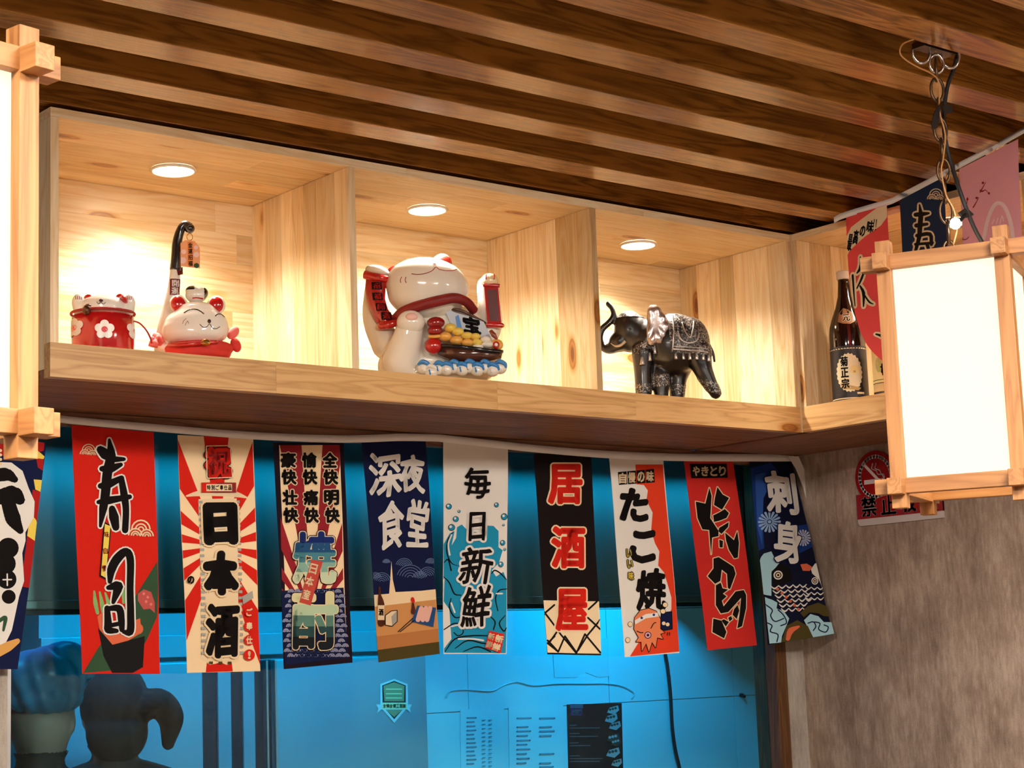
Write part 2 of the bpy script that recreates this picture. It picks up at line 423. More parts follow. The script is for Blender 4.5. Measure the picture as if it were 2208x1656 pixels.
# hatch glass: one fixed pane
g = bpy.data.materials.new('cyan_tint_glass'); g.use_nodes = True; nt = g.node_tree; nt.nodes.clear()
out = N(nt, 'ShaderNodeOutputMaterial'); mx = N(nt, 'ShaderNodeMixShader'); tr = N(nt, 'ShaderNodeBsdfTransparent'); gl = N(nt, 'ShaderNodeBsdfGlossy')
fr = N(nt, 'ShaderNodeLayerWeight'); gl.inputs['Roughness'].default_value = 0.02
tr.inputs[0].default_value = (0.74, 0.94, 0.97, 1)  # the kitchen's cyan light is deepened by this tint in the pane
fa = fmath(nt, 'ADD', fmath(nt, 'MULTIPLY', fmath(nt, 'POWER', fr.outputs['Facing'], 4.0), 0.35), 0.02)
nt.links.new(fa, mx.inputs[0]); nt.links.new(tr.outputs[0], mx.inputs[1]); nt.links.new(gl.outputs[0], mx.inputs[2]); nt.links.new(mx.outputs[0], out.inputs[0])
struct(link('window_1', box_me(0.121, 2.737, W + 0.03, W + 0.035, 0.95, Z0 + 0.06), g))
ALU = mat('aluminium', (186, 190, 192), 0.35, 0.9)
struct(box('trim_2', (0.121, 0.136, W + 0.015, W + 0.05, 0.95, Z0), ALU))

# hood: folded stainless front over the cooking line, with an unseen strip lamp added for its cyan band
zh = at_y(1430, 1308, HOOD_Y)[2]
hood = tag(empty('range_hood', (1.45, HOOD_Y, zh)), 'brushed steel extractor hood front behind the hanging flags', 'hood')
box('front_panel', (0.14, 3.13, HOOD_Y, HOOD_Y + 0.012, zh + 0.035, 2.58), STEEL, hood)
box('bottom_lip', (0.14, 3.13, HOOD_Y - 0.012, HOOD_Y + 0.014, zh + 0.012, zh + 0.034), STEEL, hood, bev=0.003)
box('drip_edge', (0.14, 3.13, HOOD_Y - 0.004, HOOD_Y + 0.05, zh, zh + 0.012), DARKM, hood)
EP = [(HOOD_Y + .013, zh), (TILE_Y - .02, zh + .09), (TILE_Y - .02, 2.58), (HOOD_Y + .013, 2.58)]
link('shadow_plate', geo_me([(x, y, z) for x in (3.12, 3.13) for y, z in EP], [(0, 1, 2, 3), (7, 6, 5, 4), (0, 4, 5, 1), (1, 5, 6, 2), (2, 6, 7, 3), (3, 7, 4, 0)]), STEEL, hood)  # plate added to cut the tube's light into a slanting shadow edge
CYAN = (0.0, 0.55, 1.0)
def cyan_tube(name, label, x0, x1, y, z, power, size, spread=R(180)):
    t = tag(empty(name, ((x0 + x1) / 2, y, z)), label, 'lamp')
    em = mat('cyan_lamp', (30, 190, 255), 0.4, emit=(40, 190, 255), strength=1.5)
    link('tube', geo_me(*tube_geo([(x0, y, z), ((x0 + x1) / 2, y, z), (x1, y, z)], 0.008, 10)), em, t)
    for x in (x0, x1): box('end_cap', (x - .012, x + .012, y - .012, y + .012, z - .012, z + .012), DARKM, t, bev=0.002)
    l = bpy.data.lights.new(name, 'AREA'); l.shape = 'RECTANGLE'; l.size = x1 - x0; l.size_y = size; l.energy = power; l.color = CYAN; l.spread = spread
    o = bpy.data.objects.new(name + '_light', l); COL.objects.link(o); o.location = ((x0 + x1) / 2, y, z - 0.012)
    o.parent = t; o.matrix_parent_inverse = WM[t.name].inverted()
    return o
lo = cyan_tube('added_strip_lamp', 'thin blue strip lamp added unseen to tint the steel hood', 0.2, 2.7, W + 0.05, Z0 + 0.055, 4.6, 0.01, R(24))  # no such lamp known; added for the cyan glow on the steel
lo.rotation_euler = (R(19), 0, 0)
lo = cyan_tube('tube_lamp', 'short blue tube lamp behind the hood lighting the white tiles', 2.72, 2.9, W + 0.42, 2.0, 10, 0.02)
lo.rotation_euler = (R(48), 0, 0)
lo = cyan_tube('tube_lamp', 'long blue tube lamp added unseen to brighten the steel fridge', 0.15, 1.95, W + 0.3, 2.0, 9, 0.02, R(95))  # extra lamp with no known source, added to light the fridge
lo.rotation_euler = (R(36), 0, 0)

# fridge: two steel doors with a dark handle channel between them
fx0, fx1 = at_y(262, 1500, FR_Y)[0] - 0.25, at_y(912, 1500, FR_Y)[0]
fz1 = at_y(740, 1362, FR_Y)[2]; fzd = at_y(740, 1412, FR_Y)[2]
fr_ = tag(empty('upright_fridge', ((fx0 + fx1) / 2, FR_Y + 0.1, 0)), 'tall steel kitchen fridge with a shield sticker on its door', 'fridge')
box('body', (fx0, fx1 + 0.012, FR_Y + 0.012, TILE_Y - 0.012, 0, zh + 0.12), STEEL2, fr_)
box('top_fascia', (fx0, fx1, FR_Y - 0.004, FR_Y + 0.012, fzd + 0.008, fz1), STEEL2, fr_, bev=0.002)
X = lambda u: at_y(u, 1500, FR_Y)[0]
d1 = box('door', (X(585), fx1, FR_Y - 0.02, FR_Y + 0.012, 0.1, fzd - 0.008), STEEL2, fr_, bev=0.004)
d2 = box('door', (fx0, X(430), FR_Y - 0.02, FR_Y + 0.012, 0.1, fzd - 0.008), STEEL2, fr_, bev=0.004)
box('handle_channel', (X(432), X(583), FR_Y - 0.004, FR_Y + 0.012, 0.1, fzd - 0.008), DARKM, fr_)
for a, b in ((466, 494), (520, 545)): box('channel_strip', (X(a), X(b), FR_Y - 0.012, FR_Y, 0.1, fzd - 0.01), STEEL2, fr_, bev=0.002)
box('door_edge', (X(566), X(570), FR_Y - 0.024, FR_Y, 0.1, fzd - 0.01), ALU, fr_)
box('door_edge', (X(584), X(588), FR_Y - 0.026, FR_Y - 0.018, 0.1, fzd - 0.01), ALU, fr_)
def sy(Y):
    def f(p, lift):
        return np.array([at_y(u, v, Y - 0.0008 - lift) for u, v in p])
    return f
STK1 = mat('sticker_silver', (196, 206, 206), 0.5); STK2 = mat('sticker_gold', (146, 138, 96), 0.5); STK3 = mat('sticker_cream', (232, 214, 160), 0.5)
st_o = at_y(850, 1510, FR_Y - 0.021)
st = tag(empty('shield_sticker', tuple(st_o)), 'small silver and gold shield sticker on the fridge door', 'sticker')
a = Art(sy(FR_Y - 0.0205), 60)
a.poly([(820, 1475), (850, 1464), (879, 1475), (880, 1524), (850, 1559), (820, 1524)], STK1)
a.poly([(824, 1478), (850, 1468), (875, 1478), (875, 1522), (850, 1551), (825, 1522)], DARKM)
a.poly([(827, 1479), (850, 1471), (872, 1479), (871, 1512), (829, 1512)], STK2)
a.poly([(831, 1530), (868, 1530), (850, 1546)], STK2)
a.poly([(811, 1519), (888, 1519), (884, 1528), (886, 1537), (878, 1530), (822, 1530), (813, 1537), (816, 1528)], STK1)
a.rect(824, 1515, 877, 1529, STK3)
a.hold = 'stuff_lines'
for y in (1486, 1496, 1505): a.stroke([(833, y), (866, y)], 2.4, STK3, 'lines')
a.hold = None
for i, c in enumerate('全钢全铜工程款'): a.text(c, 829 + i * 7.2, 1522, 6, 8, STK2, bold=0.3)
a.build(st)
# papers and the menu taped on the tiles, cable
PAPER = mat('cyan_lit_paper', (156, 220, 232), 0.8); FILM = mat('clear_film', (150, 214, 228), 0.2); INK = mat('paper_ink', (104, 150, 172), 0.8)  # paper takes the tiles' tint: cyan light put into its colour
TY = TILE_Y - 0.0085
def sheet(name, label, cat, px, m, art=None):
    q = [at_y(u, v, TY) for u, v in px]
    V = [tuple(p) for p in q] + [(p[0], p[1] - 0.0015, p[2]) for p in q]; n = len(q)
    F = [tuple(range(n)), tuple(range(n, 2 * n))[::-1]] + [(i, (i + 1) % n, n + (i + 1) % n, n + i) for i in range(n)]
    o = link(name, geo_me(V, F), m); tag(o, label, cat)
    if art:
        A = Art(sy(TY - 0.0016), 80); art(A); A.build(o)
    return o
def price_art(A):
    A.hold = 'stuff_lines'
    for c, (x0, x1, ys) in enumerate(((1007, 1027, range(1548, 1656, 9)), (1040, 1046, range(1553, 1656, 9)), (1054, 1060, range(1553, 1656, 9)))):
        for k, y in enumerate(ys): A.stroke([(x0, y), (x1 - (k * 5) % 7 * (c == 0), y - .5)], 3.0 if c == 0 else 2.0, INK, 'lines')
sheet('price_sheet', 'pale paper price list left of the black menu on the tiles', 'paper', [(992, 1530), (1086, 1527), (1088, 1690), (994, 1692)], PAPER, price_art)
def dish_art(A):
    A.hold = 'stuff_lines'
    for x0, w_, ys in ((1115, 30, (1549, 1568, 1577, 1587, 1597, 1606, 1616, 1626, 1636, 1646)), (1164, 32, (1549, 1568, 1577, 1587, 1626, 1646, 1654))):
        for k, y in enumerate(ys): A.stroke([(x0, y), (x0 + w_ - (k * 7) % 13, y - .8)], 3.4, INK, 'lines')
sheet('dish_list', 'pale printed dish list touching the black menu on its left', 'paper', [(1096, 1524), (1214, 1520), (1216, 1690), (1098, 1692)], PAPER, dish_art)
MENU = mat('menu_black', (16, 12, 16), 0.4); MG = mat('menu_grey', (92, 96, 104), 0.6); MP = mat('menu_violet', (72, 40, 84), 0.6); RICE = mat('menu_rice', (150, 156, 160), 0.7); BRWN = mat('menu_brown', (70, 52, 40), 0.7); MB = mat('menu_blue', (60, 84, 110), 0.6)
def menu_art(A):
    A.rect(1229, 1518, 1257, 1527, MB); A.rect(1230, 1529, 1255, 1543, MP)
    for i, c in enumerate('寿司卷'): A.text(c, 1236 + i * 7, 1536, 6.5, 8, WHITE, bold=.2)
    A.hold = 'stuff_lines'
    for k, (y, w_) in enumerate(((1564, 14), (1570, 64), (1582, 20), (1588, 60), (1602, 18), (1608, 44), (1630, 20), (1636, 70), (1642, 64))):
        A.stroke([(1229, y), (1229 + w_, y - .5)], 1.8, MG, 'lines')
    for (x, y, r, mm) in ((1322, 1530, 13, RICE), (1318, 1548, 14, RICE), (1326, 1564, 13, RICE), (1322, 1590, 14, BRWN), (1328, 1600, 12, BRWN), (1322, 1622, 15, RICE), (1330, 1644, 12, RICE)):
        A.poly([(x - r, y + r * .5), (x - r * .6, y - r * .3), (x + r * .8, y - r * .7), (min(x + r, 1341), y + r * .1), (x + r * .2, y + r * .8)], mm, 'photo')
        for q in range(3): A.disc(x - r * .5 + q * r * .45, y - q * 1.5, r * .22, BRWN if mm is RICE else RICE, 'photo', n=8)
sheet('menu_poster', 'black sushi roll menu poster taped on the blue-lit tiles', 'menu', [(1222, 1519), (1340, 1516), (1344, 1690), (1226, 1692)], MENU, menu_art)
sheet('plastic_film', 'rectangular patch of clear plastic film taped above the menu', 'film', [(1190, 1380), (1312, 1376), (1313, 1458), (1290, 1461), (1262, 1450), (1240, 1461), (1195, 1461)], FILM)
# crumpled edge of the big clear cover
fp = [(962, 1505), (972, 1490), (1010, 1487), (1060, 1490), (1085, 1478), (1115, 1470), (1150, 1478), (1200, 1474), (1260, 1474), (1310, 1474), (1345, 1480), (1368, 1495), (1362, 1506)]
tag(tube('film_fold', [tuple(at_y(u, v, TY - 0.004)) for u, v in fp], 0.002, FILM, n=3), 'crumpled fold of clear plastic running across the tiles', 'film')
cp = [(1432, 1330), (1434, 1400), (1440, 1440), (1446, 1500), (1450, 1570), (1457, 1620), (1466, 1660), (1474, 1720)]
tag(tube('black_cable', [tuple(at_y(u, v, TY - 0.012)) for u, v in cp], 0.0065, mat('cable_black', (16, 18, 26), 0.5), n=5), 'black cable hanging down the tiles beside the menu', 'cable')
hk = at_y(1597, 1499, TY)
tag(link('wall_peg', geo_me(*tube_geo([(hk[0], TY - 0.022, hk[2] - .006), (hk[0], TY - 0.008, hk[2]), (hk[0], TY + 0.001, hk[2])], [0.006, 0.008, 0.008], 10)), DARKM), 'small black peg stuck on the tiles near the jamb', 'peg')

# ================================================================== pine display shelves
def axis_box(b, ax, lo, hi):
    b = list(b); b[2 * ax] = lo; b[2 * ax + 1] = hi; return tuple(b)
def planked(parent, name, b, along, across, normal, mats, wmin=0.05, wmax=0.085, lmin=None, lmax=None, proud=0.0009):
    """a glued board: a core with narrow staves on it, each stave its own piece"""
    core = list(b)
    for ax in (along, across): core[2 * ax] += 0.001; core[2 * ax + 1] -= 0.001
    core[2 * normal] += proud; core[2 * normal + 1] -= proud
    panel = box(name, core, mats[along], parent)
    lo, hi = b[2 * across], b[2 * across + 1]; p = lo
    while p < hi - 1e-6:
        q = p + rnd.uniform(wmin, wmax)
        if hi - q < wmin * 0.7: q = hi
        s, e = b[2 * along], b[2 * along + 1]; x = s
        while x < e - 1e-6:
            y = e if lmin is None else x + rnd.uniform(lmin, lmax)
            if e - y < 0.12: y = e
            t = axis_box(axis_box(b, across, p + .0002, q - .0002), along, x + .0002, y - .0002)
            j = rnd.uniform(0, 0.0004); t = axis_box(t, normal, t[2 * normal] + j, t[2 * normal + 1] - j)
            box('stave', t, mats[along], panel); x = y
        p = q
    return panel
zt = Z0 + H - HT; zf = Z0 + 0.072
sh = tag(empty('wall_shelf', (L3 / 2, W / 2, Z0)), 'long pine wall shelf of three lit compartments holding figurines', 'shelf')
planked(sh, 'back_panel', (TW, L3 - TW, DIN, W - 0.002, Z0 + 0.02, zt), 0, 2, 1, PINE, 0.05, 0.09, 0.35, 1.0)
planked(sh, 'top_panel', (0, L3, 0, W - 0.002, zt, Z0 + H), 0, 1, 2, PINE, 0.06, 0.1, 0.5, 1.2)
planked(sh, 'floor_panel', (TW, L3 - TW, 0.03, W - 0.002, zf - 0.02, zf), 0, 1, 2, PINE, 0.08, 0.12, 0.6, 1.2)
planked(sh, 'side_panel', (0, TW, 0, W - 0.002, Z0 + 0.0205, zt - .0003), 2, 1, 0, PINE, 0.05, 0.09)
planked(sh, 'side_panel', (L3 - TW, L3 - .0005, 0, W - 0.002, Z0 + 0.0205, zt - .0003), 2, 1, 0, PINE, 0.045, 0.08)
for k in (1, 2):
    planked(sh, 'divider', (k * P - TW / 2, k * P + TW / 2, 0.002, DIN, zf, zt - .0003), 2, 1, 0, PINE, 0.045, 0.085)
planked(sh, 'front_rail', (0, L3, -0.001, 0.03, Z0, Z0 + HB), 0, 2, 1, PINE_DIM, 0.076, 0.08, 0.45, 0.75)
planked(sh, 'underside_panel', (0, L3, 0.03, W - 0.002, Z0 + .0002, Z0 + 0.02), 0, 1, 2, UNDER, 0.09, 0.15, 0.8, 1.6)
YE = -1.9
s2 = tag(empty('wall_shelf', (L3 + W / 2, YE / 2, Z0)), 'pine shelf on the grey right wall holding sake bottles', 'shelf')
x0, x1 = L3 + 0.0005, XR - 0.002
planked(s2, 'back_panel', (x1 - 0.02, x1, YE, -0.002, Z0 + 0.02, zt), 1, 2, 0, PINE, 0.05, 0.09, 0.35, 1.0)
planked(s2, 'top_panel', (x0, x1, YE, -0.002, zt, Z0 + H), 1, 0, 2, PINE, 0.06, 0.1, 0.5, 1.2)
planked(s2, 'floor_panel', (x0 + 0.03, x1 - 0.02, YE, -0.022, zf - 0.02, zf), 1, 0, 2, PINE, 0.08, 0.12, 0.6, 1.2)
planked(s2, 'end_panel', (x0, x1 - 0.02, -0.0225, -0.002, Z0 + 0.0205, zt - .0003), 2, 0, 1, PINE, 0.045, 0.085)
planked(s2, 'end_panel', (x0, x1 - 0.02, YE, YE + 0.02, Z0 + 0.0205, zt - .0003), 2, 0, 1, PINE, 0.06, 0.09)
planked(s2, 'divider', (x0, x1 - 0.02, -0.85, -0.83, zf, zt - .0003), 2, 0, 1, PINE, 0.06, 0.09)
planked(s2, 'front_rail', (L3 - 0.001, L3 + 0.03, YE, -0.004, Z0, Z0 + HB), 1, 2, 0, PINE_DIM, 0.076, 0.08, 0.5, 0.8)
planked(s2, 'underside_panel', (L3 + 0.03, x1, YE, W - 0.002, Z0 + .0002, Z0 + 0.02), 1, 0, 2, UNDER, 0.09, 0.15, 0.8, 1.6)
box('corner_bead', (L3 - 0.0045, L3 + 0.002, -0.0045, 0.001, Z0 - .0005, Z0 + H), PINE[2], sh, bev=0.001)

# recessed downlights in the shelf tops
LAMP = mat('downlight_glow', (255, 236, 206), 0.4, emit=(255, 236, 200), strength=26)
RIM = mat('downlight_rim', (244, 236, 222), 0.4)
def downlight(x, y, label, power, group='shelf downlights'):
    t = tag(empty('recessed_downlight', (x, y, zt)), label, 'lamp', group)
    V, F = lathe_geo([(0.054, -0.0002), (0.058, -0.004), (0.052, -0.008), (0.049, -0.005), (0.047, -0.0002)], 36)
    link('rim', geo_me(V, F[:-2]), RIM, t, False, True)
    link('diffuser', geo_me(*lathe_geo([(0.0485, -0.001), (0.046, -0.006), (0.026, -0.0095), (0.002, -0.0105)], 32)), LAMP, t, False, True)
    l = bpy.data.lights.new('downlight', 'SPOT'); l.energy = power; l.spot_size = R(140); l.spot_blend = 0.8; l.shadow_soft_size = 0.038; l.color = (1.0, 0.9, 0.77)
    o = bpy.data.objects.new('downlight_beam', l); COL.objects.link(o); o.parent = t; o.location = (0, 0, -0.012)
downlight(0.437, 0.245, 'round downlight above the red pot and reclining cat', 64)
downlight(1.211, 0.243, 'round downlight above the big lucky cat', 64)
downlight(2.012, 0.262, 'round downlight above the black elephant', 64)
downlight(2.62, -0.42, 'round downlight in the bottle shelf on the right wall', 36)

# ================================================================== paper lanterns
SHADE = mat('lit_paper', (120, 112, 98), 0.9, emit=(255, 240, 208), strength=1.08)
def lantern(label, loc, yaw):
    t = tag(empty('paper_lantern', loc, yaw), label, 'lantern', 'square wooden paper lanterns')
    h = 0.12; zs = (0.045, 0.508); B = 0.0155; S = 0.048
    for sx in (-1, 1):
        for sy_ in (-1, 1):
            link('post', box_me(sx * h - .015, sx * h + .015, sy_ * h - .015, sy_ * h + .015, 0, 0.553, 0.0012), LWOOD[2], t, False)
    for z in zs:
        for s in (-1, 1):
            link('beam', box_me(-h - S, h + S, s * h - .0148, s * h + .0148, z - B, z + B, 0.0012), LWOOD[0], t, False)
            link('beam', box_me(s * h - .0146, s * h + .0146, -h - S, h + S, z - B - .003, z + B - .001, 0.0012), LWOOD[1], t, False)
    for s in (-1, 1):
        link('shade_panel', box_me(-h + .015, h - .015, s * h * .97 - .001, s * h * .97 + .001, zs[0] + B, zs[1] - B), SHADE, t, False)
        link('shade_panel', box_me(s * h * .97 - .001, s * h * .97 + .001, -h + .015, h - .015, zs[0] + B, zs[1] - B), SHADE, t, False)
    link('cross_bar', box_me(-h, h, -.012, .012, 0.5, 0.516), LWOOD[0], t, False)
    V, F = lathe_geo([(0.004, 0.47), (0.014, 0.465), (0.016, 0.44), (0.028, 0.41), (0.032, 0.38), (0.022, 0.35), (0.003, 0.342)], 20)
    link('bulb', geo_me(V, F), mat('bulb_glow', (255, 240, 210), 0.3, emit=(255, 240, 205), strength=6), t, False, True)
    link('bulb_socket', geo_me(*tube_geo([(0, 0, 0.47), (0, 0, 0.487), (0, 0, 0.502)], 0.017, 14)), mat('socket_black', (20, 18, 18), 0.5), t, False)
    l = bpy.data.lights.new('lantern_bulb', 'POINT'); l.energy = 5; l.color = (1, 0.9, 0.76); l.shadow_soft_size = 0.035
    o = bpy.data.objects.new('lantern_bulb_light', l); COL.objects.link(o); o.parent = t; o.location = (0, 0, 0.28)
    return t
LB = 1.833
lantern('square paper lantern hanging by a chain before the grey wall', (1.414, -1.332, LB), R(-64.8))
lantern('square paper lantern cut off by the left edge of the photo', (-0.888, -1.436, 1.822), R(11))
# chains
CHROME = mat('chain_metal', (96, 72, 52), 0.35, 0.9); CHR2 = mat('ring_metal', (206, 196, 190), 0.22, 1.0)
def chain(label, x, y, z0, z1):
    t = tag(empty('hanging_chain', (x, y, z0)), label, 'chain', 'lantern chains')
    Ln, wd, r = 0.058, 0.0135, 0.0032
    def ring(a):
        pts = []
        for k in range(16):
            an = 2 * math.pi * k / 16; px = wd * math.cos(an); pz = (Ln / 2 - r) * math.sin(an)
            pts.append((px * math.cos(a), px * math.sin(a), pz))
        return clean(geo_me(*tube_geo(pts, r, 7, closed=True)))
    ms = [ring(R(-38)), ring(R(40))]
    n = max(2, round((z1 - z0) / (Ln - 4 * r)));
    for k in range(n):
        me = ms[k % 2]; o = bpy.data.objects.new('link', me); COL.objects.link(o)
        if not me.materials: me.materials.append(CHROME); me.polygons.foreach_set('use_smooth', [True] * len(me.polygons))
        o.parent = t; o.location = (0.001 * math.sin(k * 2.1), 0, (k + 0.5) * (z1 - z0) / n)
    return t
zc = Z0 + H + 0.012
CXY = (1.416, -1.318)
ch = chain('chain holding the lantern before the grey wall', CXY[0], CXY[1], LB + 0.518, zc - 0.02)
for dx, dy, dz, s in ((-0.03, 0.012, -0.004, 1.0), (0.004, 0.0, -0.028, 0.8), (0.042, -0.008, -0.006, 1.05)):
    pts = [(CXY[0] + dx + .019 * s * math.cos(a) * .8, CXY[1] + dy - .019 * s * math.cos(a) * .6, zc + dz + .026 * s * math.sin(a)) for a in [2 * math.pi * k / 14 for k in range(14)]]
    link('hook_ring', clean(geo_me(*tube_geo(pts, 0.0034, 8, closed=True))), CHR2, ch, True, True)
box('hook_plate', (CXY[0] - .05, CXY[0] + .06, CXY[1] - .012, CXY[1] + .02, zc - .0005, zc + .012), CHROME, ch)
chain('chain holding the lantern at the left edge', -0.888, -1.436, 1.822 + 0.518, zc)
def cpt(u, v, y=-1.34): return tuple(at_y(u, v, y))
tag(tube('lamp_cable', [cpt(2066, 112, -1.31), cpt(2056, 150, -1.30), cpt(2042, 190, -1.295), cpt(2035, 250, -1.295), cpt(2038, 300, -1.295), cpt(2050, 350, -1.30), cpt(2076, 430, -1.33), cpt(2100, 490, -1.33), cpt(2118, 523, -1.33), tuple(Vector(cpt(2124, 535, -1.33)))], 0.0046, mat('cable_rubber', (20, 14, 14), 0.6), n=4), 'black cable running down from the ceiling to the right lantern', 'cable')
tag(tube('tan_wire', [cpt(1972, 84), cpt(1946, 96), cpt(1942, 118), cpt(1970, 140), cpt(2010, 160), cpt(2024, 180), cpt(2026, 240), cpt(2038, 290), cpt(2034, 340), cpt(2030, 370), cpt(2040, 420), cpt(2056, 450), cpt(2064, 490), cpt(2056, 528)], 0.0017, mat('wire_tan', (176, 122, 66), 0.5), n=5), 'thin tan wire twisted along the lantern chain', 'wire')
tp = tag(empty('tape_flag', cpt(2022, 250)), 'black tape tabs wrapped on the lantern chain', 'tape')
TAPE = mat('tape_black', (16, 12, 12), 0.5)
def plate(name, px, y, m, parent, th=0.0015):
    q = [at_y(u, v, y) for u, v in px]; n = len(q)
    V = [tuple(p) for p in q] + [(p[0], p[1] + th, p[2]) for p in q]
    return link(name, geo_me(V, [tuple(range(n)), tuple(range(n, 2 * n))[::-1]] + [(i, (i + 1) % n, n + (i + 1) % n, n + i) for i in range(n)]), m, parent)
plate('tab', [(2028, 222), (2016, 240), (2009, 266), (2011, 280), (2022, 276), (2026, 250)], -1.345, TAPE, tp)
plate('tab', [(2032, 228), (2052, 226), (2055, 242), (2038, 246)], -1.338, TAPE, tp)
ld = tag(empty('led_bulb', cpt(2060, 482, -1.36)), 'tiny bright white bulb clipped beside the lantern chain', 'bulb')
link('bulb', clean(geo_me(*ell_geo(cpt(2060, 482, -1.36), (0.011, 0.011, 0.012)))), mat('led_white', (240, 248, 255), 0.3, emit=(230, 244, 255), strength=45), ld, True, True)
plate('clip', [(2070, 458), (2085, 448), (2100, 462), (2092, 468), (2078, 470)], -1.335, TAPE, ld, 0.006)
link('stem', geo_me(*tube_geo([cpt(2066, 480, -1.35), cpt(2072, 474, -1.345), cpt(2082, 463, -1.335)], 0.004, 8)), TAPE, ld)

# ================================================================== hanging cloth flags
def inv_bil(p, q):
    """drawing points p -> (u, v) in the quad q = TL, TR, BR, BL"""
    q = [np.array(a, float) for a in q]; uv = np.full((len(p), 2), 0.5)
    for _ in range(12):
        u, v = uv[:, :1], uv[:, 1:]
        f = (q[0] * (1 - u) * (1 - v) + q[1] * u * (1 - v) + q[2] * u * v + q[3] * (1 - u) * v) - p
        du = (q[1] - q[0]) * (1 - v) + (q[2] - q[3]) * v; dv = (q[3] - q[0]) * (1 - u) + (q[2] - q[1]) * u
        det = du[:, 0] * dv[:, 1] - du[:, 1] * dv[:, 0]
        uv = uv - np.stack([(f[:, 0] * dv[:, 1] - f[:, 1] * dv[:, 0]) / det, (du[:, 0] * f[:, 1] - du[:, 1] * f[:, 0]) / det], 1)
    return uv
def cm(v, c):
    """smooth curve through evenly spaced values c at parameters v in 0..1"""
    n = len(c); x = np.clip(v, 0, 1) * (n - 1); i = np.minimum(x.astype(int), n - 2); f = x - i
    e = np.concatenate([[2 * c[0] - c[1]], c, [2 * c[-1] - c[-2]]]); p0, p1, p2, p3 = e[i], e[i + 1], e[i + 2], e[i + 3]
    return 0.5 * (2 * p1 + (p2 - p0) * f + (2 * p0 - 5 * p1 + 4 * p2 - p3) * f ** 2 + (3 * p1 - p0 - 3 * p2 + p3) * f ** 3)
class Flag:
    def __init__(s, label, px, left, right, base, seed, crop, amp=0.004, group=None):
        """left / right: the 3-D side edges from top to bottom; px: the drawing quad; crop = (scale, x0, y0) of the drawing sheet"""
        s.L, s.Rr = np.array(left, float), np.array(right, float); s.seed = seed; s.amp = amp
        sc, ox, oy = crop; s.q = [((u - ox) * sc, (v - oy) * sc) for u, v in px]
        e = s.Rr[0] - s.L[0]; n = np.cross(s.L[-1] - s.L[0], e); n /= np.linalg.norm(n)
        s.n = n if n @ (CAM - s.L[0]) > 0 else -n
        nu, nv = 12, 36
        uv = np.array([(i / nu, j / nv) for j in range(nv + 1) for i in range(nu + 1)])
        V = s.at(uv); F = [(j * (nu + 1) + i, j * (nu + 1) + i + 1, (j + 1) * (nu + 1) + i + 1, (j + 1) * (nu + 1) + i) for j in range(nv) for i in range(nu)]
        V2 = V - s.n * 0.0008; k = len(V)
        F += [tuple(a + k for a in f)[::-1] for f in F]
        me = bpy.data.meshes.new('flag'); me.from_pydata([tuple(p) for p in V] + [tuple(p) for p in V2], [], F)
        s.o = tag(link('cloth_flag', me, base, None, True, True), label, 'flag', group or 'flags strung under the shelf')
        c = [q for q in s.q]; scale = abs(s.q[3][1] - s.q[0][1]) / 0.6
        s.art = Art(lambda p, l: s.at(inv_bil(p, s.q)) + s.n * l, 0.015 * scale)
    def at(s, uv):
        v = np.clip(uv[:, 1], 0, 1); u = np.clip(uv[:, 0], 0, 1)
        t = np.linspace(0, 1, len(s.L))
        def curve(c):
            if len(c) == 2: return c[0] + np.outer(v, c[1] - c[0])
            return np.stack([cm(v, c[:, k]) for k in range(3)], 1)
        P_ = curve(s.L) * (1 - u)[:, None] + curve(s.Rr) * u[:, None]
        a, b = s.seed * 1.7, s.seed * 0.9
        rip = s.amp * np.sqrt(np.clip(v, 0, 1)) * (np.sin(u * 5.2 + a + v * 2.0) + 0.6 * np.sin(v * 7.5 + b + u * 2.2)) + s.amp * 1.5 * np.clip(v, 0, 1) * (1 - np.clip(v, 0, 1))
        return P_ + s.n * rip[:, None]
    def done(s): s.art.build(s.o)
FY = W - 0.022
def wall_flag(label, px, base, seed, crop, bl=0.02, br=None, amp=0.0035):
    TL, TR, BR, BL = px; br = bl if br is None else br
    return Flag(label, px, [at_y(*TL, FY), at_y(*BL, FY - bl)], [at_y(*TR, FY), at_y(*BR, FY - br)], base, seed, crop, amp)
def fans(A, x, y, r, m):     # three stacked fans of arcs
    A.hold = 'stuff_fan%d' % x
    for cx_, cy_, k in ((x, y, 1.0), (x - r * .62, y + r * .62, .72), (x + r * .62, y + r * .72, .72)):
        for q, rr in enumerate((1.0, .6, .28)): A.arc(cx_, cy_, r * k * rr, 5, 175, r * .16, m)
    A.hold = None
C1 = (2.67, 0, 860); C2 = (2.855, 360, 900); C3 = (3.01, 740, 900); C4 = (3.3128, 1110, 950); C5 = (3.3125, 1450, 950)
dkred = mat('print_dark_red', (176, 30, 28), 0.85, spec=0.2); green = mat('print_leaf', (52, 84, 58), 0.85, spec=0.2); salmon = mat('print_salmon', (226, 110, 76), 0.85, spec=0.2)
pinkr = mat('print_roe', (196, 88, 84), 0.85, spec=0.2); lgreen = mat('print_cucumber', (140, 190, 116), 0.85, spec=0.2); orange = mat('print_orange', (224, 168, 92), 0.85, spec=0.2)
blue2 = mat('print_blue', (22, 56, 128), 0.85, spec=0.2); sea = mat('print_sea', (28, 148, 190), 0.85, spec=0.2); pale = mat('print_pale_blue', (168, 212, 226), 0.85, spec=0.2)
beige = mat('print_beige', (250, 222, 178), 0.85, spec=0.2); grey = mat('print_grey', (168, 168, 160), 0.85, spec=0.2); brown = mat('print_brown', (84, 40, 26), 0.85, spec=0.2)
olive = mat('print_olive', (78, 68, 30), 0.85, spec=0.2); tabl = mat('print_table', (214, 152, 92), 0.85, spec=0.2); octo = mat('print_octopus', (236, 134, 88), 0.85, spec=0.2)
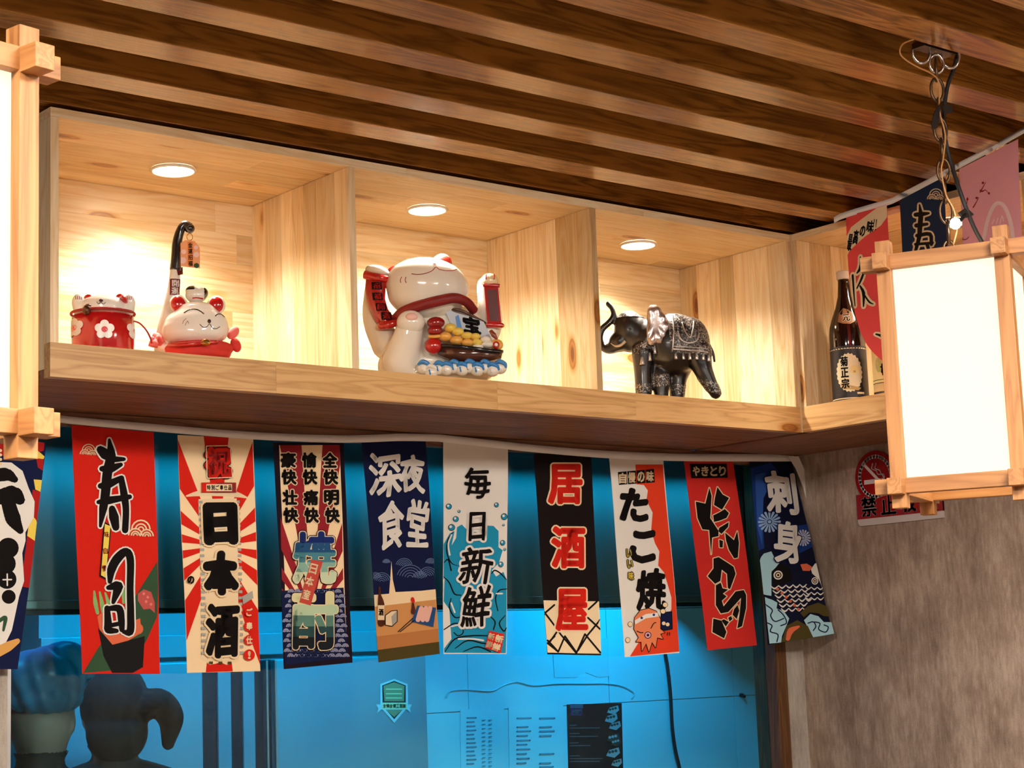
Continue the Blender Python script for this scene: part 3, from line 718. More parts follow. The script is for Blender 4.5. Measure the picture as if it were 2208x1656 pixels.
teal = mat('print_teal', (70, 140, 150), 0.85, spec=0.2); mint = mat('print_mint', (180, 212, 182), 0.85, spec=0.2); pinkf = mat('print_pink', (238, 168, 182), 0.85, spec=0.2)
wine = mat('print_wine', (150, 34, 44), 0.85, spec=0.2); lav = mat('print_lavender', (196, 204, 232), 0.85, spec=0.2); sky = mat('print_sky', (110, 160, 226), 0.85, spec=0.2)

# -- white, navy and red flag at the left edge
f = wall_flag('leftmost flag, black brush strokes on white with navy, red and yellow', [(-118, 930), (100, 955), (38, 1443), (-140, 1443)], NAVY, 1, C1, 0.02)
A = f.art
A.poly([(-300, 180), (260, 200), (250, 300), (150, 330), (-300, 330)], dkred); A.poly([(150, 320), (215, 300), (255, 335), (240, 370)], YEL)
A.poly([(205, 345), (250, 350), (245, 420), (215, 400)], dkred); A.poly([(190, 470), (245, 475), (235, 545), (200, 530)], YEL)
A.poly([(185, 530), (232, 545), (160, 1100), (110, 1090), (150, 800)], dkred); A.poly([(170, 665), (215, 725), (195, 830), (150, 800)], YEL)
A.poly([(-300, 360), (60, 370), (125, 420), (160, 520), (195, 600), (190, 690), (140, 780), (140, 830), (120, 900), (130, 1060), (100, 1150), (60, 1340), (-10, 1480), (-300, 1480)], WHITE)
A.stroke([(-120, 470), (20, 440), (80, 470)], [70, 80, 40], BLACK, 'character', n=5); A.stroke([(-100, 600), (60, 560), (110, 590)], [60, 110, 60], BLACK, 'character', n=5)
A.stroke([(40, 600), (70, 700), (110, 770)], [80, 90, 40], BLACK, 'character', n=5)
for x, y, r in ((40, 870, 60), (20, 960, 62), (30, 1050, 55), (40, 1150, 40), (-60, 1000, 80)): A.disc(x, y, r, BLACK, 'character')
A.stroke([(32, 1020), (32, 1085)], 8, WHITE); A.stroke([(8, 1052), (56, 1052)], 8, WHITE)
A.stroke([(-20, 1290), (20, 1270), (10, 1340)], [20, 26, 14], green, n=4); A.stroke([(-40, 1470), (40, 1430), (95, 1400)], [60, 56, 30], orange, n=5)
for k in range(4): A.disc(-4, 300 + k * 26, 9, CREAM)
f.done()
# -- sushi flag
f = wall_flag('red flag with tall black brush characters and a nori hand roll', [(154, 916), (331, 932), (347, 1453), (178, 1453)], RED, 2, C1, 0.025)
A = f.art
A.poly([(902, 945), (910, 1120), (905, 1260), (840, 1400), (700, 1560), (480, 1578), (560, 1440), (780, 1130)], green)
for x, y, an in ((545, 1180, 0), (575, 1185, 6), (605, 1190, 12), (690, 1120, 10)): A.stroke([(x - 6, y - 65), (x + an, y), (x + 12, y + 60)], [10, 24, 18], lgreen, n=3)
A.poly([(555, 1260), (600, 1220), (640, 1330), (800, 1270), (810, 1350), (690, 1420), (620, 1425), (575, 1370)], salmon)
A.disc(640, 1360, 34, salmon); A.disc(790, 1330, 30, salmon)
A.poly([(560, 1325), (640, 1420), (830, 1370), (822, 1545), (760, 1578), (640, 1578), (590, 1480)], mat('print_nori', (24, 24, 26), 0.85, spec=0.2))
A.poly([(785, 1130), (820, 1105), (865, 1120), (888, 1180), (890, 1240), (860, 1215), (820, 1220), (785, 1170)], pinkr)
for x, y in ((820, 1130), (845, 1150), (835, 1175), (865, 1190)): A.disc(x, y, 8, mat('print_roe2', (226, 130, 120), 0.85))
fans(A, 507, 300, 36, CREAM); fans(A, 803, 762, 54, CREAM)
A.poly([(592, 715), (634, 738), (604, 1052), (566, 1030)], BLACK); A.poly([(598, 728), (628, 742), (600, 1040), (574, 1024)], YEL)
for c, x, y in (('味', 607, 790), ('自', 600, 885), ('慢', 592, 985)): A.text(c, x, y, 24, 34, dkred, bold=1.0, slant=-0.1)
SU = [([(622, 238), (632, 330), (612, 430), (600, 560), (588, 640), (572, 742)], [8, 34, 34, 32, 28, 8]), ([(572, 296), (600, 322), (640, 350), (706, 352)], [28, 40, 24, 12]),
      ([(582, 408), (625, 408), (688, 384)], [20, 34, 14]), ([(574, 508), (615, 500), (692, 462)], [20, 30, 18]), ([(690, 466), (706, 560), (716, 650), (710, 766)], [20, 26, 22, 22]),
      ([(562, 602), (620, 592), (738, 572)], [14, 28, 16]), ([(638, 640), (648, 690), (658, 750)], [22, 34, 24]),
      ([(622, 1062), (632, 990), (664, 930), (712, 890), (738, 935), (736, 1100), (740, 1250), (738, 1345), (700, 1348)], [14, 30, 32, 28, 26, 24, 26, 28, 12]),
      ([(614, 1096), (666, 1090), (640, 1180)], [16, 38, 12]), ([(606, 1212), (612, 1300), (614, 1336), (660, 1342)], [18, 26, 26, 14]), ([(606, 1216), (672, 1216), (686, 1280), (690, 1335)], [14, 26, 24, 18]), ([(630, 1310), (680, 1300)], [14, 14])]
for k, (p, wd) in enumerate(SU): wd = [x * 1.5 + 4 for x in wd]; A.hold = 'line%d' % (k > 6); A.stroke(p, [x + 18 for x in wd], WHITE, 'character_outline', n=4, up=False)
A.up(); A.up()
for k, (p, wd) in enumerate(SU): A.hold = 'char%d' % (k > 6); A.stroke(p, [x * 1.5 + 4 for x in wd], BLACK, 'character', n=4, up=False)
f.done()
# -- sake flag: red and cream sunburst
f = wall_flag('red and cream sunburst flag with three thick black characters', [(383, 938), (546, 946), (562, 1447), (403, 1451)], beige, 3, C2, 0.02)
A = f.art; A.clip = None
bx_ = [(66, 108), (526, 130), (577, 1558), (125, 1572)]
def rays(A, cx, cy, n, a0, quad, m, frac=0.5, rmax=2000):
    """burst wedges cut to the flag outline"""
    tl, tr, br_, bl_ = quad
    for k in range(n):
        a = a0 + 360 / n * k; pts = [(cx, cy)] + [(cx + rmax * math.cos(R(a + d)), cy + rmax * math.sin(R(a + d))) for d in (-180 / n * frac, 0, 180 / n * frac)]
        uv = inv_bil(np.array(pts, float), quad)
        # clip in drawing space against the four edges
        P4 = pts
        for (ax, ay), (bx, by) in ((tl, tr), (tr, br_), (br_, bl_), (bl_, tl)):
            out_ = []
            for i in range(len(P4)):
                p, q = P4[i - 1], P4[i]; sd = lambda z: (bx - ax) * (z[1] - ay) - (by - ay) * (z[0] - ax)
                dp, dq = sd(p), sd(q)
                if (dp >= 0) != (dq >= 0): tt = dp / (dp - dq); out_.append((p[0] + (q[0] - p[0]) * tt, p[1] + (q[1] - p[1]) * tt))
                if dq >= 0: out_.append(q)
            P4 = out_
            if not P4: break
        if len(P4) > 2: A.poly(P4, m); A.lv -= A.dl
    A.up()
rays(A, 310, 800, 14, 12, bx_, RED)
A.stroke([(120, 490), (190, 475), (310, 470), (420, 480), (490, 500)], [10, 34, 44, 36, 10], CREAM, n=3)
A.poly([(190, 510), (425, 505), (445, 1500), (370, 1525), (330, 1510), (260, 1525), (205, 1490)], CREAM)
for k in range(26): A.rect(188 + k * .6, 520 + k * 37, 214 + k * .6, 537 + k * 37, grey); A.rect(420 + k * 1.0, 518 + k * 37, 444 + k * 1.0, 535 + k * 37, grey)
for x in range(250, 430, 60): A.rect(x, 1505, x + 24, 1520, olive)
A.rect(203, 408, 416, 470, mat('print_wine2', (140, 28, 30), 0.85)); A.poly([(203, 408), (300, 406), (260, 470), (203, 470)], RED); A.rect(232, 418, 390, 462, CREAM)
for i, c in enumerate('特別ご奉仕品'): A.text(c, 246 + i * 26, 440, 20, 30, BLACK, bold=1)
A.text('祝', 305, 282, 140, 170, RED, bold=16, line=BLACK, lw=6); A.stroke([(232, 180), (380, 176), (392, 376), (236, 382)], 5, CREAM, closed=True)
A.text('祝', 305, 282, 120, 150, mat('print_red2', (160, 26, 22), 0.85), bold=2)
A.text('日', 316, 660, 168, 218, BLACK, bold=24, line=CREAM, lw=12, wob=0.03); A.text('本', 318, 975, 188, 238, BLACK, bold=19, line=CREAM, lw=12, wob=0.03); A.text('酒', 330, 1320, 188, 298, BLACK, bold=14, line=CREAM, lw=12, wob=0.02)
A.text('の', 134, 1010, 36, 44, BLACK, bold=3)
A.poly([(455, 1110), (520, 1076), (526, 1120), (462, 1158)], grey)
for c, y, rr in (('ご', 1205, 30), ('奉', 1290, 34), ('仕', 1375, 32), ('!', 1465, 34)):
    A.disc(502, y, rr, RED); A.text(c, 502, y, 14 if c == '!' else 36, 44, CREAM, bold=2)
f.done()
# -- shochu flag
f = wall_flag('dark bordered flag with blue fading characters and wave scales', [(589, 954), (741, 955), (758, 1429), (612, 1443)], mat('print_night', (24, 12, 28), 0.85, spec=0.2), 4, C2, 0.02)
A = f.art
in_ = [(688, 172), (1062, 170), (1105, 1480), (735, 1520)]
A.poly(in_, beige); rays(A, 890, 1250, 26, 0, [(688, 172), (1062, 170), (1085, 1080), (700, 1080)], wine)
A.poly([(694, 1075), (1085, 1055), (1108, 1480), (728, 1525)], NAVY)
A.hold = 'stuff_scales'
for j in range(15):
    y = 1085 + j * 30
    for i in range(-1, 11):
        x = 715 + i * 42 + (21 if j % 2 else 0) + j * 1.8
        if x < 716 + j * 1.6 or x > 1082 + j * 1.2: continue
        if 790 < x < 1030 and 1110 < y < 1430: continue
        if j > 13: continue
        A.poly([(x + 23 * math.cos(R(a)), y - 23 * math.sin(R(a))) for a in range(0, 181, 20)], NAVY, up=False); A.lv += 0.00001
        for r_ in (19, 12.5, 6): A.stroke([(x + r_ * math.cos(R(a)), y - r_ * math.sin(R(a))) for a in range(5, 181, 25)], 3.2, lav, up=False)
        A.lv += 0.00001
A.hold = None; A.up()
for i, col in enumerate(('豪快壮快', '愉快痛快', '全快明快')):
    for k, c in enumerate(col): A.text(c, 742 + i * 128 + k * 4, (266, 372, 500, 610)[k], 84, 88, BLACK, bold=5, line=CREAM, lw=6)
def fade(A, ch, x, y, wd, ht, cols, bold, slant=0.0):
    """a character printed in bands of colour from top to bottom"""
    A.text(ch, x, y, wd, ht, CREAM, bold=bold + 5, line=BLACK, lw=5, slant=slant)
    v, t = glyph(ch); n = len(cols)
    for k, m in enumerate(cols):
        lo_, hi_ = 0.5 - (k + 1) / n, 0.5 - k / n
        pad = bold / ht
        if k == 0: hi_ += 1
        if k == n - 1: lo_ -= 1
        V = []; T = []
        for j in range(9):
            a = 2 * math.pi * j / 8; o = (0, 0) if j == 8 else (bold / wd * math.cos(a), bold / ht * math.sin(a))
            q = v + o
            for tri in t:
                pl = clip_poly([tuple(q[i]) for i in tri], (-5, lo_, 5, hi_))
                if len(pl) > 2: T += [(len(V), len(V) + i, len(V) + i + 1) for i in range(1, len(pl) - 1)]; V += pl
        if not V: continue
        V = np.array(V); A.put(np.stack([V[:, 0] * wd + slant * V[:, 1] * ht + x, y - V[:, 1] * ht], 1), T, m, 'character')
        A.n += 1
    A.up()
g2 = [mat('fade_%d' % i, c, 0.85, spec=0.2) for i, c in enumerate(((22, 44, 110), (36, 84, 130), (74, 136, 150), (140, 186, 172), (206, 224, 190)))]
g3 = [mat('fade_b%d' % i, c, 0.85, spec=0.2) for i, c in enumerate(((226, 222, 170), (186, 212, 176), (96, 140, 128), (44, 78, 80), (24, 30, 36)))]
fade(A, '焼', 900, 870, 250, 300, g2, 11); fade(A, '酎', 905, 1258, 260, 330, g3, 12)
A.poly([(880, 882), (952, 896), (880, 1165), (806, 1145)], mat('print_stamp', (196, 70, 56), 0.85)); 
for c, x, y in (('日', 893, 940), ('本', 871, 1018), ('産', 850, 1098)): A.text(c, x, y, 46, 58, CREAM, bold=2, rot=14)
f.done()
# -- late night diner flag
f = wall_flag('navy flag with white characters above a sake bottle and table', [(780, 952), (917, 945), (947, 1410), (818, 1428)], NAVY, 5, C3, 0.03)
A = f.art
def ft(A, q, u, v): # a point given as fractions of the flag
    tl, tr, br_, bl_ = q; a = np.array(tl) * (1 - u) + np.array(tr) * u; b = np.array(bl_) * (1 - u) + np.array(br_) * u; return tuple(a * (1 - v) + b * v)
def band(A, q, v0, v1, m, v0b=None, v1b=None): A.poly([ft(A, q, 0, v0), ft(A, q, 1, v0b or v0), ft(A, q, 1, v1b or v1), ft(A, q, 0, v1)], m)
band(A, f.q, 0.705, 1.0, beige); band(A, f.q, 0.752, 0.885, tabl); band(A, f.q, 0.885, 0.945, mat('print_table2', (190, 122, 66), 0.85)); band(A, f.q, 0.945, 1.0, olive)
A.poly([(186, 1160), (300, 1150), (306, 1050), (312, 940), (322, 1060), (340, 1140), (604, 1128), (606, 1160), (186, 1185)], beige)
for cx_, cy_, rm in ((250, 1075, 60), (430, 1050, 84), (545, 1040, 60), (390, 975, 52), (490, 1055, 46), (205, 1055, 40), (560, 960, 36), (275, 955, 26)):
    for k in range(5): A.arc(cx_, cy_, rm * (k + 1) / 5, 15, 165, 3, mat('print_wave_line', (112, 140, 190), 0.85))
for c, x, y, wd, ht in (('深', 265, 380, 200, 270), ('夜', 440, 375, 150, 230), ('食', 305, 705, 155, 300), ('堂', 475, 700, 130, 300)): A.text(c, x, y, wd, ht, WHITE, bold=7, wob=0.04, slant=0.05)
A.stroke([(232, 1110), (234, 1160), (244, 1220), (246, 1340)], [12, 18, 44, 46], brown, n=3); A.rect(222, 1225, 266, 1320, CREAM); A.text('酒', 244, 1270, 30, 40, BLACK, bold=2)
A.poly([(272, 1290), (310, 1262), (346, 1258), (346, 1330), (315, 1360), (272, 1352)], CREAM); A.poly([(310, 1298), (346, 1258), (346, 1330), (315, 1360)], grey); A.stroke([(272, 1290), (310, 1262), (346, 1258), (346, 1330), (315, 1360), (272, 1352)], 5, BLACK, closed=True)
A.stroke([(440, 1185), (444, 1200)], [22, 22], RED); A.stroke([(443, 1215), (445, 1270)], [12, 30], brown)
A.poly([(470, 1228), (592, 1242), (572, 1366), (432, 1332)], mat('print_plate', (20, 74, 132), 0.85))
for x in (495, 525, 552): A.stroke([(x, 1245), (x - 22, 1320)], [30, 30], mat('print_shrimp', (240, 186, 168), 0.85), n=2)
A.stroke([(350, 1395), (440, 1310)], 5, BLACK); A.stroke([(362, 1396), (452, 1322)], 5, BLACK)
f.done()
# -- fresh daily flag
f = wall_flag('white flag with black characters over swirling turquoise waves', [(956, 946), (1095, 962), (1093, 1410), (957, 1410)], WHITE, 6, C3, 0.0, 0.012)
A = f.art
A.poly([(735, 720), (765, 702), (800, 740), (880, 760), (925, 710), (970, 712), (1005, 745), (1006, 850), (1035, 870), (1010, 950), (960, 1000), (990, 1040), (1040, 1010), (1062, 1060), (1058, 1530), (656, 1528), (656, 1500), (700, 1440), (690, 1250), (656, 1200), (660, 1060), (700, 960), (690, 860), (730, 790)], sea)
A.poly([(652, 830), (690, 760), (720, 745), (700, 850), (720, 960), (655, 1060)], sea)
for p in ([(712, 750), (680, 800), (672, 880), (700, 950), (740, 970)], [(655, 1040), (690, 1080), (720, 1150), (760, 1160)], [(1060, 1060), (1020, 1020), (980, 1000), (960, 1020)], [(1062, 1120), (1010, 1130), (985, 1180), (1000, 1260)],
          [(700, 1180), (690, 1240), (720, 1300), (760, 1300)], [(656, 1380), (720, 1340), (760, 1360), (770, 1400), (740, 1420), (715, 1400)], [(660, 1520), (720, 1440), (820, 1420), (930, 1420)], [(720, 1500), (800, 1450), (920, 1470), (1040, 1440)], [(770, 1520), (860, 1490), (950, 1520)], [(1050, 1290), (1010, 1340), (1040, 1390), (1058, 1370)], [(940, 1290), (980, 1330), (970, 1380)], [(655, 950), (680, 930), (700, 1000)]):
    A.stroke(p, [5, 9, 9, 7, 3][:len(p)] if len(p) <= 5 else [7] * len(p), BLACK, n=4)
for p in ([(700, 770), (680, 830), (690, 900)], [(700, 1210), (720, 1270)], [(700, 1360), (740, 1350)], [(740, 1440), (830, 1440), (900, 1450)], [(990, 1150), (1030, 1150)]): A.stroke(p, 10, WHITE, n=3)
for x, y, r in ((682, 585, 19), (745, 617, 10), (725, 667, 19), (698, 722, 22), (986, 575, 16), (1040, 652, 22), (1035, 707, 8), (1030, 822, 18), (1045, 865, 9), (1018, 962, 18)):
    A.disc(x, y, r, BLACK); A.disc(x, y, r * .84, sea); A.disc(x - r * .25, y - r * .25, r * .4, WHITE)
for c, x, y, wd, ht, ln in (('毎', 857, 430, 160, 190, None), ('日', 856, 712, 96, 180, WHITE), ('新', 853, 970, 200, 230, WHITE), ('鮮', 852, 1235, 180, 260, WHITE)): A.text(c, x, y, wd, ht, BLACK, bold=4.5, line=ln, lw=14, wob=0.035, slant=0.06)
A.poly([(935, 1388), (1040, 1410), (1015, 1530), (905, 1495)], RED)
for c, x, y in (('新', 1005, 1440), ('鮮', 985, 1492)): A.text(c, x, y, 52, 44, CREAM, bold=3, rot=15)
for c, x, y in (('新', 950, 1425), ('鮮', 935, 1475)): A.text(c, x, y, 40, 40, CREAM, bold=2, rot=15)
f.done()
# -- izakaya flag
f = wall_flag('black flag with three red white-edged characters over white lattice', [(1151, 978), (1275, 981), (1296, 1413), (1178, 1411)], mat('print_soot', (20, 10, 12), 0.85, spec=0.2), 7, C4, 0.02)
A = f.art
band(A, f.q, 0.735, 0.992, CREAM)
for p in ([(195, 1250), (275, 1180)], [(205, 1230), (320, 1390), (440, 1520)], [(275, 1400), (225, 1450), (300, 1510)], [(225, 1430), (300, 1510), (350, 1400), (440, 1515), (500, 1385), (610, 1515)], [(345, 1150), (300, 1200)], [(525, 1210), (600, 1140)], [(520, 1270), (605, 1350)], [(610, 1280), (520, 1390), (450, 1500)], [(240, 1440), (290, 1370)]):
    A.stroke(p, 13, BLACK)
for c, x, y, wd, ht in (('居', 355, 315, 230, 270), ('酒', 378, 770, 230, 280), ('屋', 400, 1215, 220, 280)): A.text(c, x, y, wd, ht, RED, bold=12, line=CREAM, lw=11)
f.done()
# -- takoyaki flag
f = wall_flag('white and orange-red flag with a cartoon octopus at its foot', [(1313, 984), (1430, 990), (1464, 1408), (1346, 1417)], WHITE, 8, C4, 0.03)
A = f.art; ored = mat('print_orange_red', (232, 66, 34), 0.85, spec=0.2)
A.poly([(858, 172), (1056, 172), (1066, 300), (1172, 1508), (820, 1542), (880, 1450), (1050, 1340), (1110, 1210), (1110, 1130), (1085, 1040), (1060, 950), (1020, 900), (1030, 800), (1000, 740), (975, 640), (985, 520), (940, 430), (950, 360), (920, 320), (866, 316)], ored)
for i, c in enumerate('自慢の味'): A.poly([(732 + i * 66, 228 - i * 6), (794 + i * 66, 222 - i * 6), (800 + i * 66, 316 - i * 5), (738 + i * 66, 322 - i * 5)], BLACK); A.text(c, 766 + i * 66, 272 - i * 5, 48, 72, CREAM, bold=3)
for c, x, y, wd, ht, b in (('た', 850, 465, 190, 220, 14), ('こ', 915, 765, 160, 200, 15), ('焼', 970, 1070, 190, 270, 10)): A.text(c, x, y, wd, ht, BLACK, bold=b, wob=0.03, slant=0.05)
for c, x, y in (('い', 813, 812), ('い', 820, 890), ('味', 826, 975)): A.text(c, x, y, 38, 56, YEL, bold=2, line=BLACK, lw=5)
A.poly([(1038, 1235), (1110, 1228), (1116, 1350), (1060, 1360), (1028, 1340)], NAVY); A.stroke([(1038, 1235), (1110, 1228), (1116, 1350), (1060, 1360), (1028, 1340)], 6, BLACK, closed=True)
for x, y in ((1055, 1310), (1082, 1318)): A.disc(x, y, 13, beige)
for x, y in ((818, 1317), (800, 1428), (1048, 1226), (1063, 1180)): A.disc(x, y, 19, BLACK); A.disc(x, y, 16, beige)
body_ = [(845, 1350), (850, 1270), (890, 1220), (950, 1205), (1000, 1225), (1030, 1280), (1030, 1350), (1060, 1375), (1030, 1385), (1050, 1420), (1010, 1410), (1000, 1480), (975, 1440), (955, 1510), (935, 1450), (905, 1505), (900, 1440), (860, 1440), (880, 1410)]
A.stroke(body_, 10, BLACK, closed=True); A.poly(body_, octo)
A.poly([(850, 1290), (930, 1245), (1010, 1235), (1020, 1262), (930, 1275), (855, 1318)], WHITE); A.disc(900, 1272, 9, blue2); A.disc(985, 1250, 9, blue2)
A.disc(945, 1393, 25, BLACK); A.disc(945, 1393, 20, mat('print_mouth', (226, 170, 196), 0.85)); A.disc(945, 1393, 9, BLACK)
A.stroke([(965, 1345), (985, 1310), (1000, 1305)], 6, BLACK, n=3); A.stroke([(865, 1365), (890, 1375), (910, 1375)], 6, BLACK, n=3)
for x in (1080, 1095): A.stroke([(x, 1375), (x - 2, 1395)], 5, BLACK)
f.done()
# -- yakitori flag
f = wall_flag('red flag with jagged black white-edged characters and black heading box', [(1474, 991), (1580, 990), (1634, 1391), (1527, 1402)], mat('print_red_flag', (212, 46, 40), 0.85, spec=0.2), 9, C5, 0.05)
A = f.art
A.poly([(122, 166), (385, 166), (393, 268), (133, 272)], BLACK)
for i, c in enumerate('やきとり'): A.text(c, 168 + i * 62, 220, 46, 66, CREAM, bold=3)
YK = [[(165, 440), (235, 455), (262, 340), (278, 400), (270, 560), (325, 650), (325, 690), (282, 700), (275, 820), (262, 645), (215, 640), (180, 560)], [(318, 335), (355, 390), (400, 415), (380, 450), (350, 500), (295, 465), (300, 420)],
      [(290, 540), (330, 520), (370, 495), (398, 525), (380, 560), (330, 580), (295, 588)], [(330, 630), (395, 590), (390, 625), (345, 675), (325, 655)], [(370, 665), (430, 720), (455, 655), (466, 740), (456, 845), (430, 850), (395, 790), (375, 720)], [(330, 715), (355, 725), (352, 772), (332, 770)],
      [(290, 850), (325, 840), (425, 910), (440, 960), (400, 1070), (385, 1060), (380, 960), (345, 930), (335, 1010), (300, 1030), (250, 975), (290, 920)],
      [(305, 1040), (338, 1022), (350, 1062), (388, 1072), (352, 1100), (378, 1120), (346, 1150), (358, 1190), (440, 1085), (500, 1075), (520, 1110), (520, 1200), (490, 1330), (455, 1345), (470, 1250), (480, 1130), (390, 1230), (340, 1240), (305, 1180)],
      [(430, 1210), (455, 1180), (468, 1220), (450, 1280), (420, 1250)], [(390, 1270), (410, 1258), (420, 1280), (400, 1297)], [(345, 1290), (360, 1280), (396, 1300), (375, 1332)], [(290, 1275), (345, 1290), (380, 1370), (365, 1415), (285, 1370)]]
for k, p in enumerate(YK): A.hold = 'line%d' % (k > 5); A.stroke(p, 13, CREAM, 'character_outline', closed=True, up=False)
A.up(); A.up()
for k, p in enumerate(YK): A.hold = 'char%d' % (k > 5); A.poly(p, BLACK, 'character', up=False)
f.done()
# -- sashimi flag
f = wall_flag('dark blue flag with silver characters, daisies and carp at the corner', [(1616, 991), (1705, 988), (1798, 1367), (1656, 1390)], mat('print_deep_navy', (10, 16, 44), 0.85, spec=0.2), 10, C5, 0.10, 0.16)
A = f.art
A.poly([(555, 200), (700, 160), (760, 230), (600, 320), (640, 520), (655, 780), (615, 800)], blue2); A.poly([(590, 250), (660, 230), (690, 330), (650, 420), (640, 760), (610, 640)], mat('print_blue3', (34, 84, 172), 0.85)); A.poly([(790, 640), (1010, 600), (1025, 760), (880, 830)], blue2)
for cx_, cy_, rr, mm in ((690, 592, 78, mat('print_daisy', (150, 184, 232), 0.85)), (930, 708, 60, lav)):
    A.hold = 'daisy%d' % cx_
    for k in range(16): a_ = 2 * math.pi * k / 16; A.stroke([(cx_ + rr * .25 * math.cos(a_), cy_ + rr * .25 * math.sin(a_)), (cx_ + rr * .9 * math.cos(a_), cy_ + rr * .9 * math.sin(a_))], [rr * .08, rr * .22], mm, up=False)
    A.hold = None; A.up(); A.disc(cx_, cy_, rr * .15, mm)
A.poly([(612, 870), (650, 820), (700, 805), (720, 850), (760, 880), (700, 960), (700, 1120), (640, 1110)], pale); A.poly([(990, 930), (1020, 890), (1050, 885), (1070, 1000), (1085, 1080), (1050, 1000), (1000, 960)], WHITE)
A.poly([(700, 950), (760, 890), (830, 930), (850, 1010), (720, 1060)], BLACK)
for cx_, cy_, rr in ((745, 975, 32), (1020, 1012, 26)): A.disc(cx_, cy_, rr, WHITE); A.disc(cx_, cy_, rr * .72, BLACK); A.disc(cx_, cy_, rr * .5, CREAM); A.disc(cx_, cy_, rr * .25, BLACK)
for j in range(6):
    for i in range(5 - (j > 3)):
        x, y = 720 + i * 52 + j * 14, 1060 + j * 32 - i * 3
        A.stroke([(x - 26, y - 8), (x, y + 10), (x + 26, y - 10)], [6, 12, 6], WHITE, n=3)
    A.disc(740 + j * 30, 1075 + j * 28, 11, salmon)
for j in range(3):
    for i in range(3): x, y = 965 + i * 46, 1065 + j * 36; A.stroke([(x - 24, y - 8), (x, y + 8), (x + 22, y - 8)], [5, 10, 5], WHITE, n=3)
A.poly([(900, 900), (950, 893), (992, 915), (975, 945), (920, 945)], salmon)
A.poly([(645, 1130), (700, 1150), (735, 1170), (730, 1210), (780, 1230), (820, 1280), (800, 1330), (770, 1400), (765, 1446), (686, 1452)], pale)
A.poly([(930, 1290), (980, 1245), (1040, 1260), (1080, 1300), (1140, 1300), (1150, 1380), (1000, 1408), (960, 1340)], pale)
A.poly([(900, 1240), (960, 1190), (1040, 1165), (1100, 1190), (1130, 1260), (1080, 1260), (1040, 1240), (970, 1235), (930, 1270)], olive); A.poly([(765, 1445), (800, 1330), (880, 1290), (960, 1330), (1000, 1408)], olive)
for p in ([(650, 1180), (700, 1220), (690, 1260), (720, 1300), (780, 1280)], [(670, 1310), (700, 1330), (690, 1370), (740, 1390), (735, 1440)], [(740, 1220), (780, 1260), (800, 1310), (760, 1330)], [(960, 1310), (1000, 1300), (1020, 1330), (1000, 1360)], [(1010, 1300), (1050, 1310), (1040, 1350), (1090, 1370), (1110, 1335), (1080, 1320)]): A.stroke(p, 8, NAVY, n=4)
A.stroke([(890, 1335), (830, 1365), (810, 1420)], [16, 44, 30], salmon, n=4)
A.text('刺', 770, 385, 210, 290, WHITE, bold=10, wob=0.03, slant=-0.12, line=NAVY, lw=8); A.text('身', 810, 740, 190, 290, WHITE, bold=9, wob=0.03, slant=-0.05, line=NAVY, lw=8)
f.done()
# tape that carries the flags
TAPEW = mat('white_tape', (244, 244, 246), 0.8)
def ribbon(name, label, top, hgt, y_of, seed, group=None):
    pts = smooth_path([(u, v, 0) for u, v in top], 5); V = []; F = []
    for i, p in enumerate(pts):
        a = y_of(p.x, p.y); b = y_of(p.x + .8, p.y + hgt)
        V += [tuple(a), tuple(b), (a[0] + .0005, a[1] + .0012, a[2]), (b[0] + .0005, b[1] + .0012, b[2])]
    for i in range(len(pts) - 1):
        k = i * 4; F += [(k, k + 1, k + 5, k + 4), (k + 2, k + 6, k + 7, k + 3), (k, k + 4, k + 6, k + 2), (k + 1, k + 3, k + 7, k + 5)]
    return tag(link(name, geo_me(V, F), TAPEW, None, True, True), label, 'tape', group)
ribbon('string_tape', 'white tape string sagging under the shelf with the flags', [(-130, 905), (-20, 893), (80, 889), (150, 898), (330, 914), (540, 931), (700, 938), (780, 938), (860, 935), (935, 936), (960, 938), (1060, 949), (1160, 960), (1310, 972), (1460, 978), (1600, 979), (1712, 979)], 16, lambda u, v: at_y(u, v, FY - 0.004), 1)
plate('side_hem', [(1700, 984), (1722, 984), (1738, 1020), (1746, 1060), (1752, 1100), (1744, 1098), (1732, 1050), (1716, 1010)], FY - 0.03, TAPEW, bpy.data.objects['cloth_flag.009'])
# ------------------------------------------------------------------ flags strung from the ceiling on the right
C6 = (3.185, 1700, 380)
def side_flag(label, px, lpx, rpx, X, base, seed, amp=0.003):
    return Flag(label, px, [at_x(u, v, X[0]) for u, v in lpx], [at_x(u, v, X[1]) for u, v in rpx], base, seed, C6, amp, 'flags strung from the ceiling')
rose = mat('print_rose', (234, 80, 80), 0.85, spec=0.2)
f = side_flag('pale red flag with a slanted white band before the bottle shelf', [(1824, 466), (1912, 443), (1945, 790), (1880, 800)], [(1824, 466), (1827, 540), (1834, 615), (1848, 685), (1868, 738), (1900, 775), (1940, 800)], [(1912, 443), (1916, 510), (1924, 580), (1934, 650), (1944, 710), (1958, 765), (1975, 810)], (2.33, 2.33), rose, 11)
A = f.art
A.poly([(400, 400), (440, 330), (560, 250), (650, 190), (682, 172), (680, 270), (640, 320), (540, 380), (440, 455), (416, 500)], CREAM)
for c, x, y, wd, ht in (('最', 440, 410, 30, 84), ('高', 478, 382, 32, 74), ('の', 522, 350, 34, 56), ('味', 570, 325, 40, 66)): A.text(c, x, y, wd, ht, BLACK, bold=2.2, slant=0.1)
for x in (596, 612): A.stroke([(x, 285), (x - 4, 330)], [6, 3], BLACK, 'character'); A.disc(x - 4, 342, 4, BLACK, 'character')
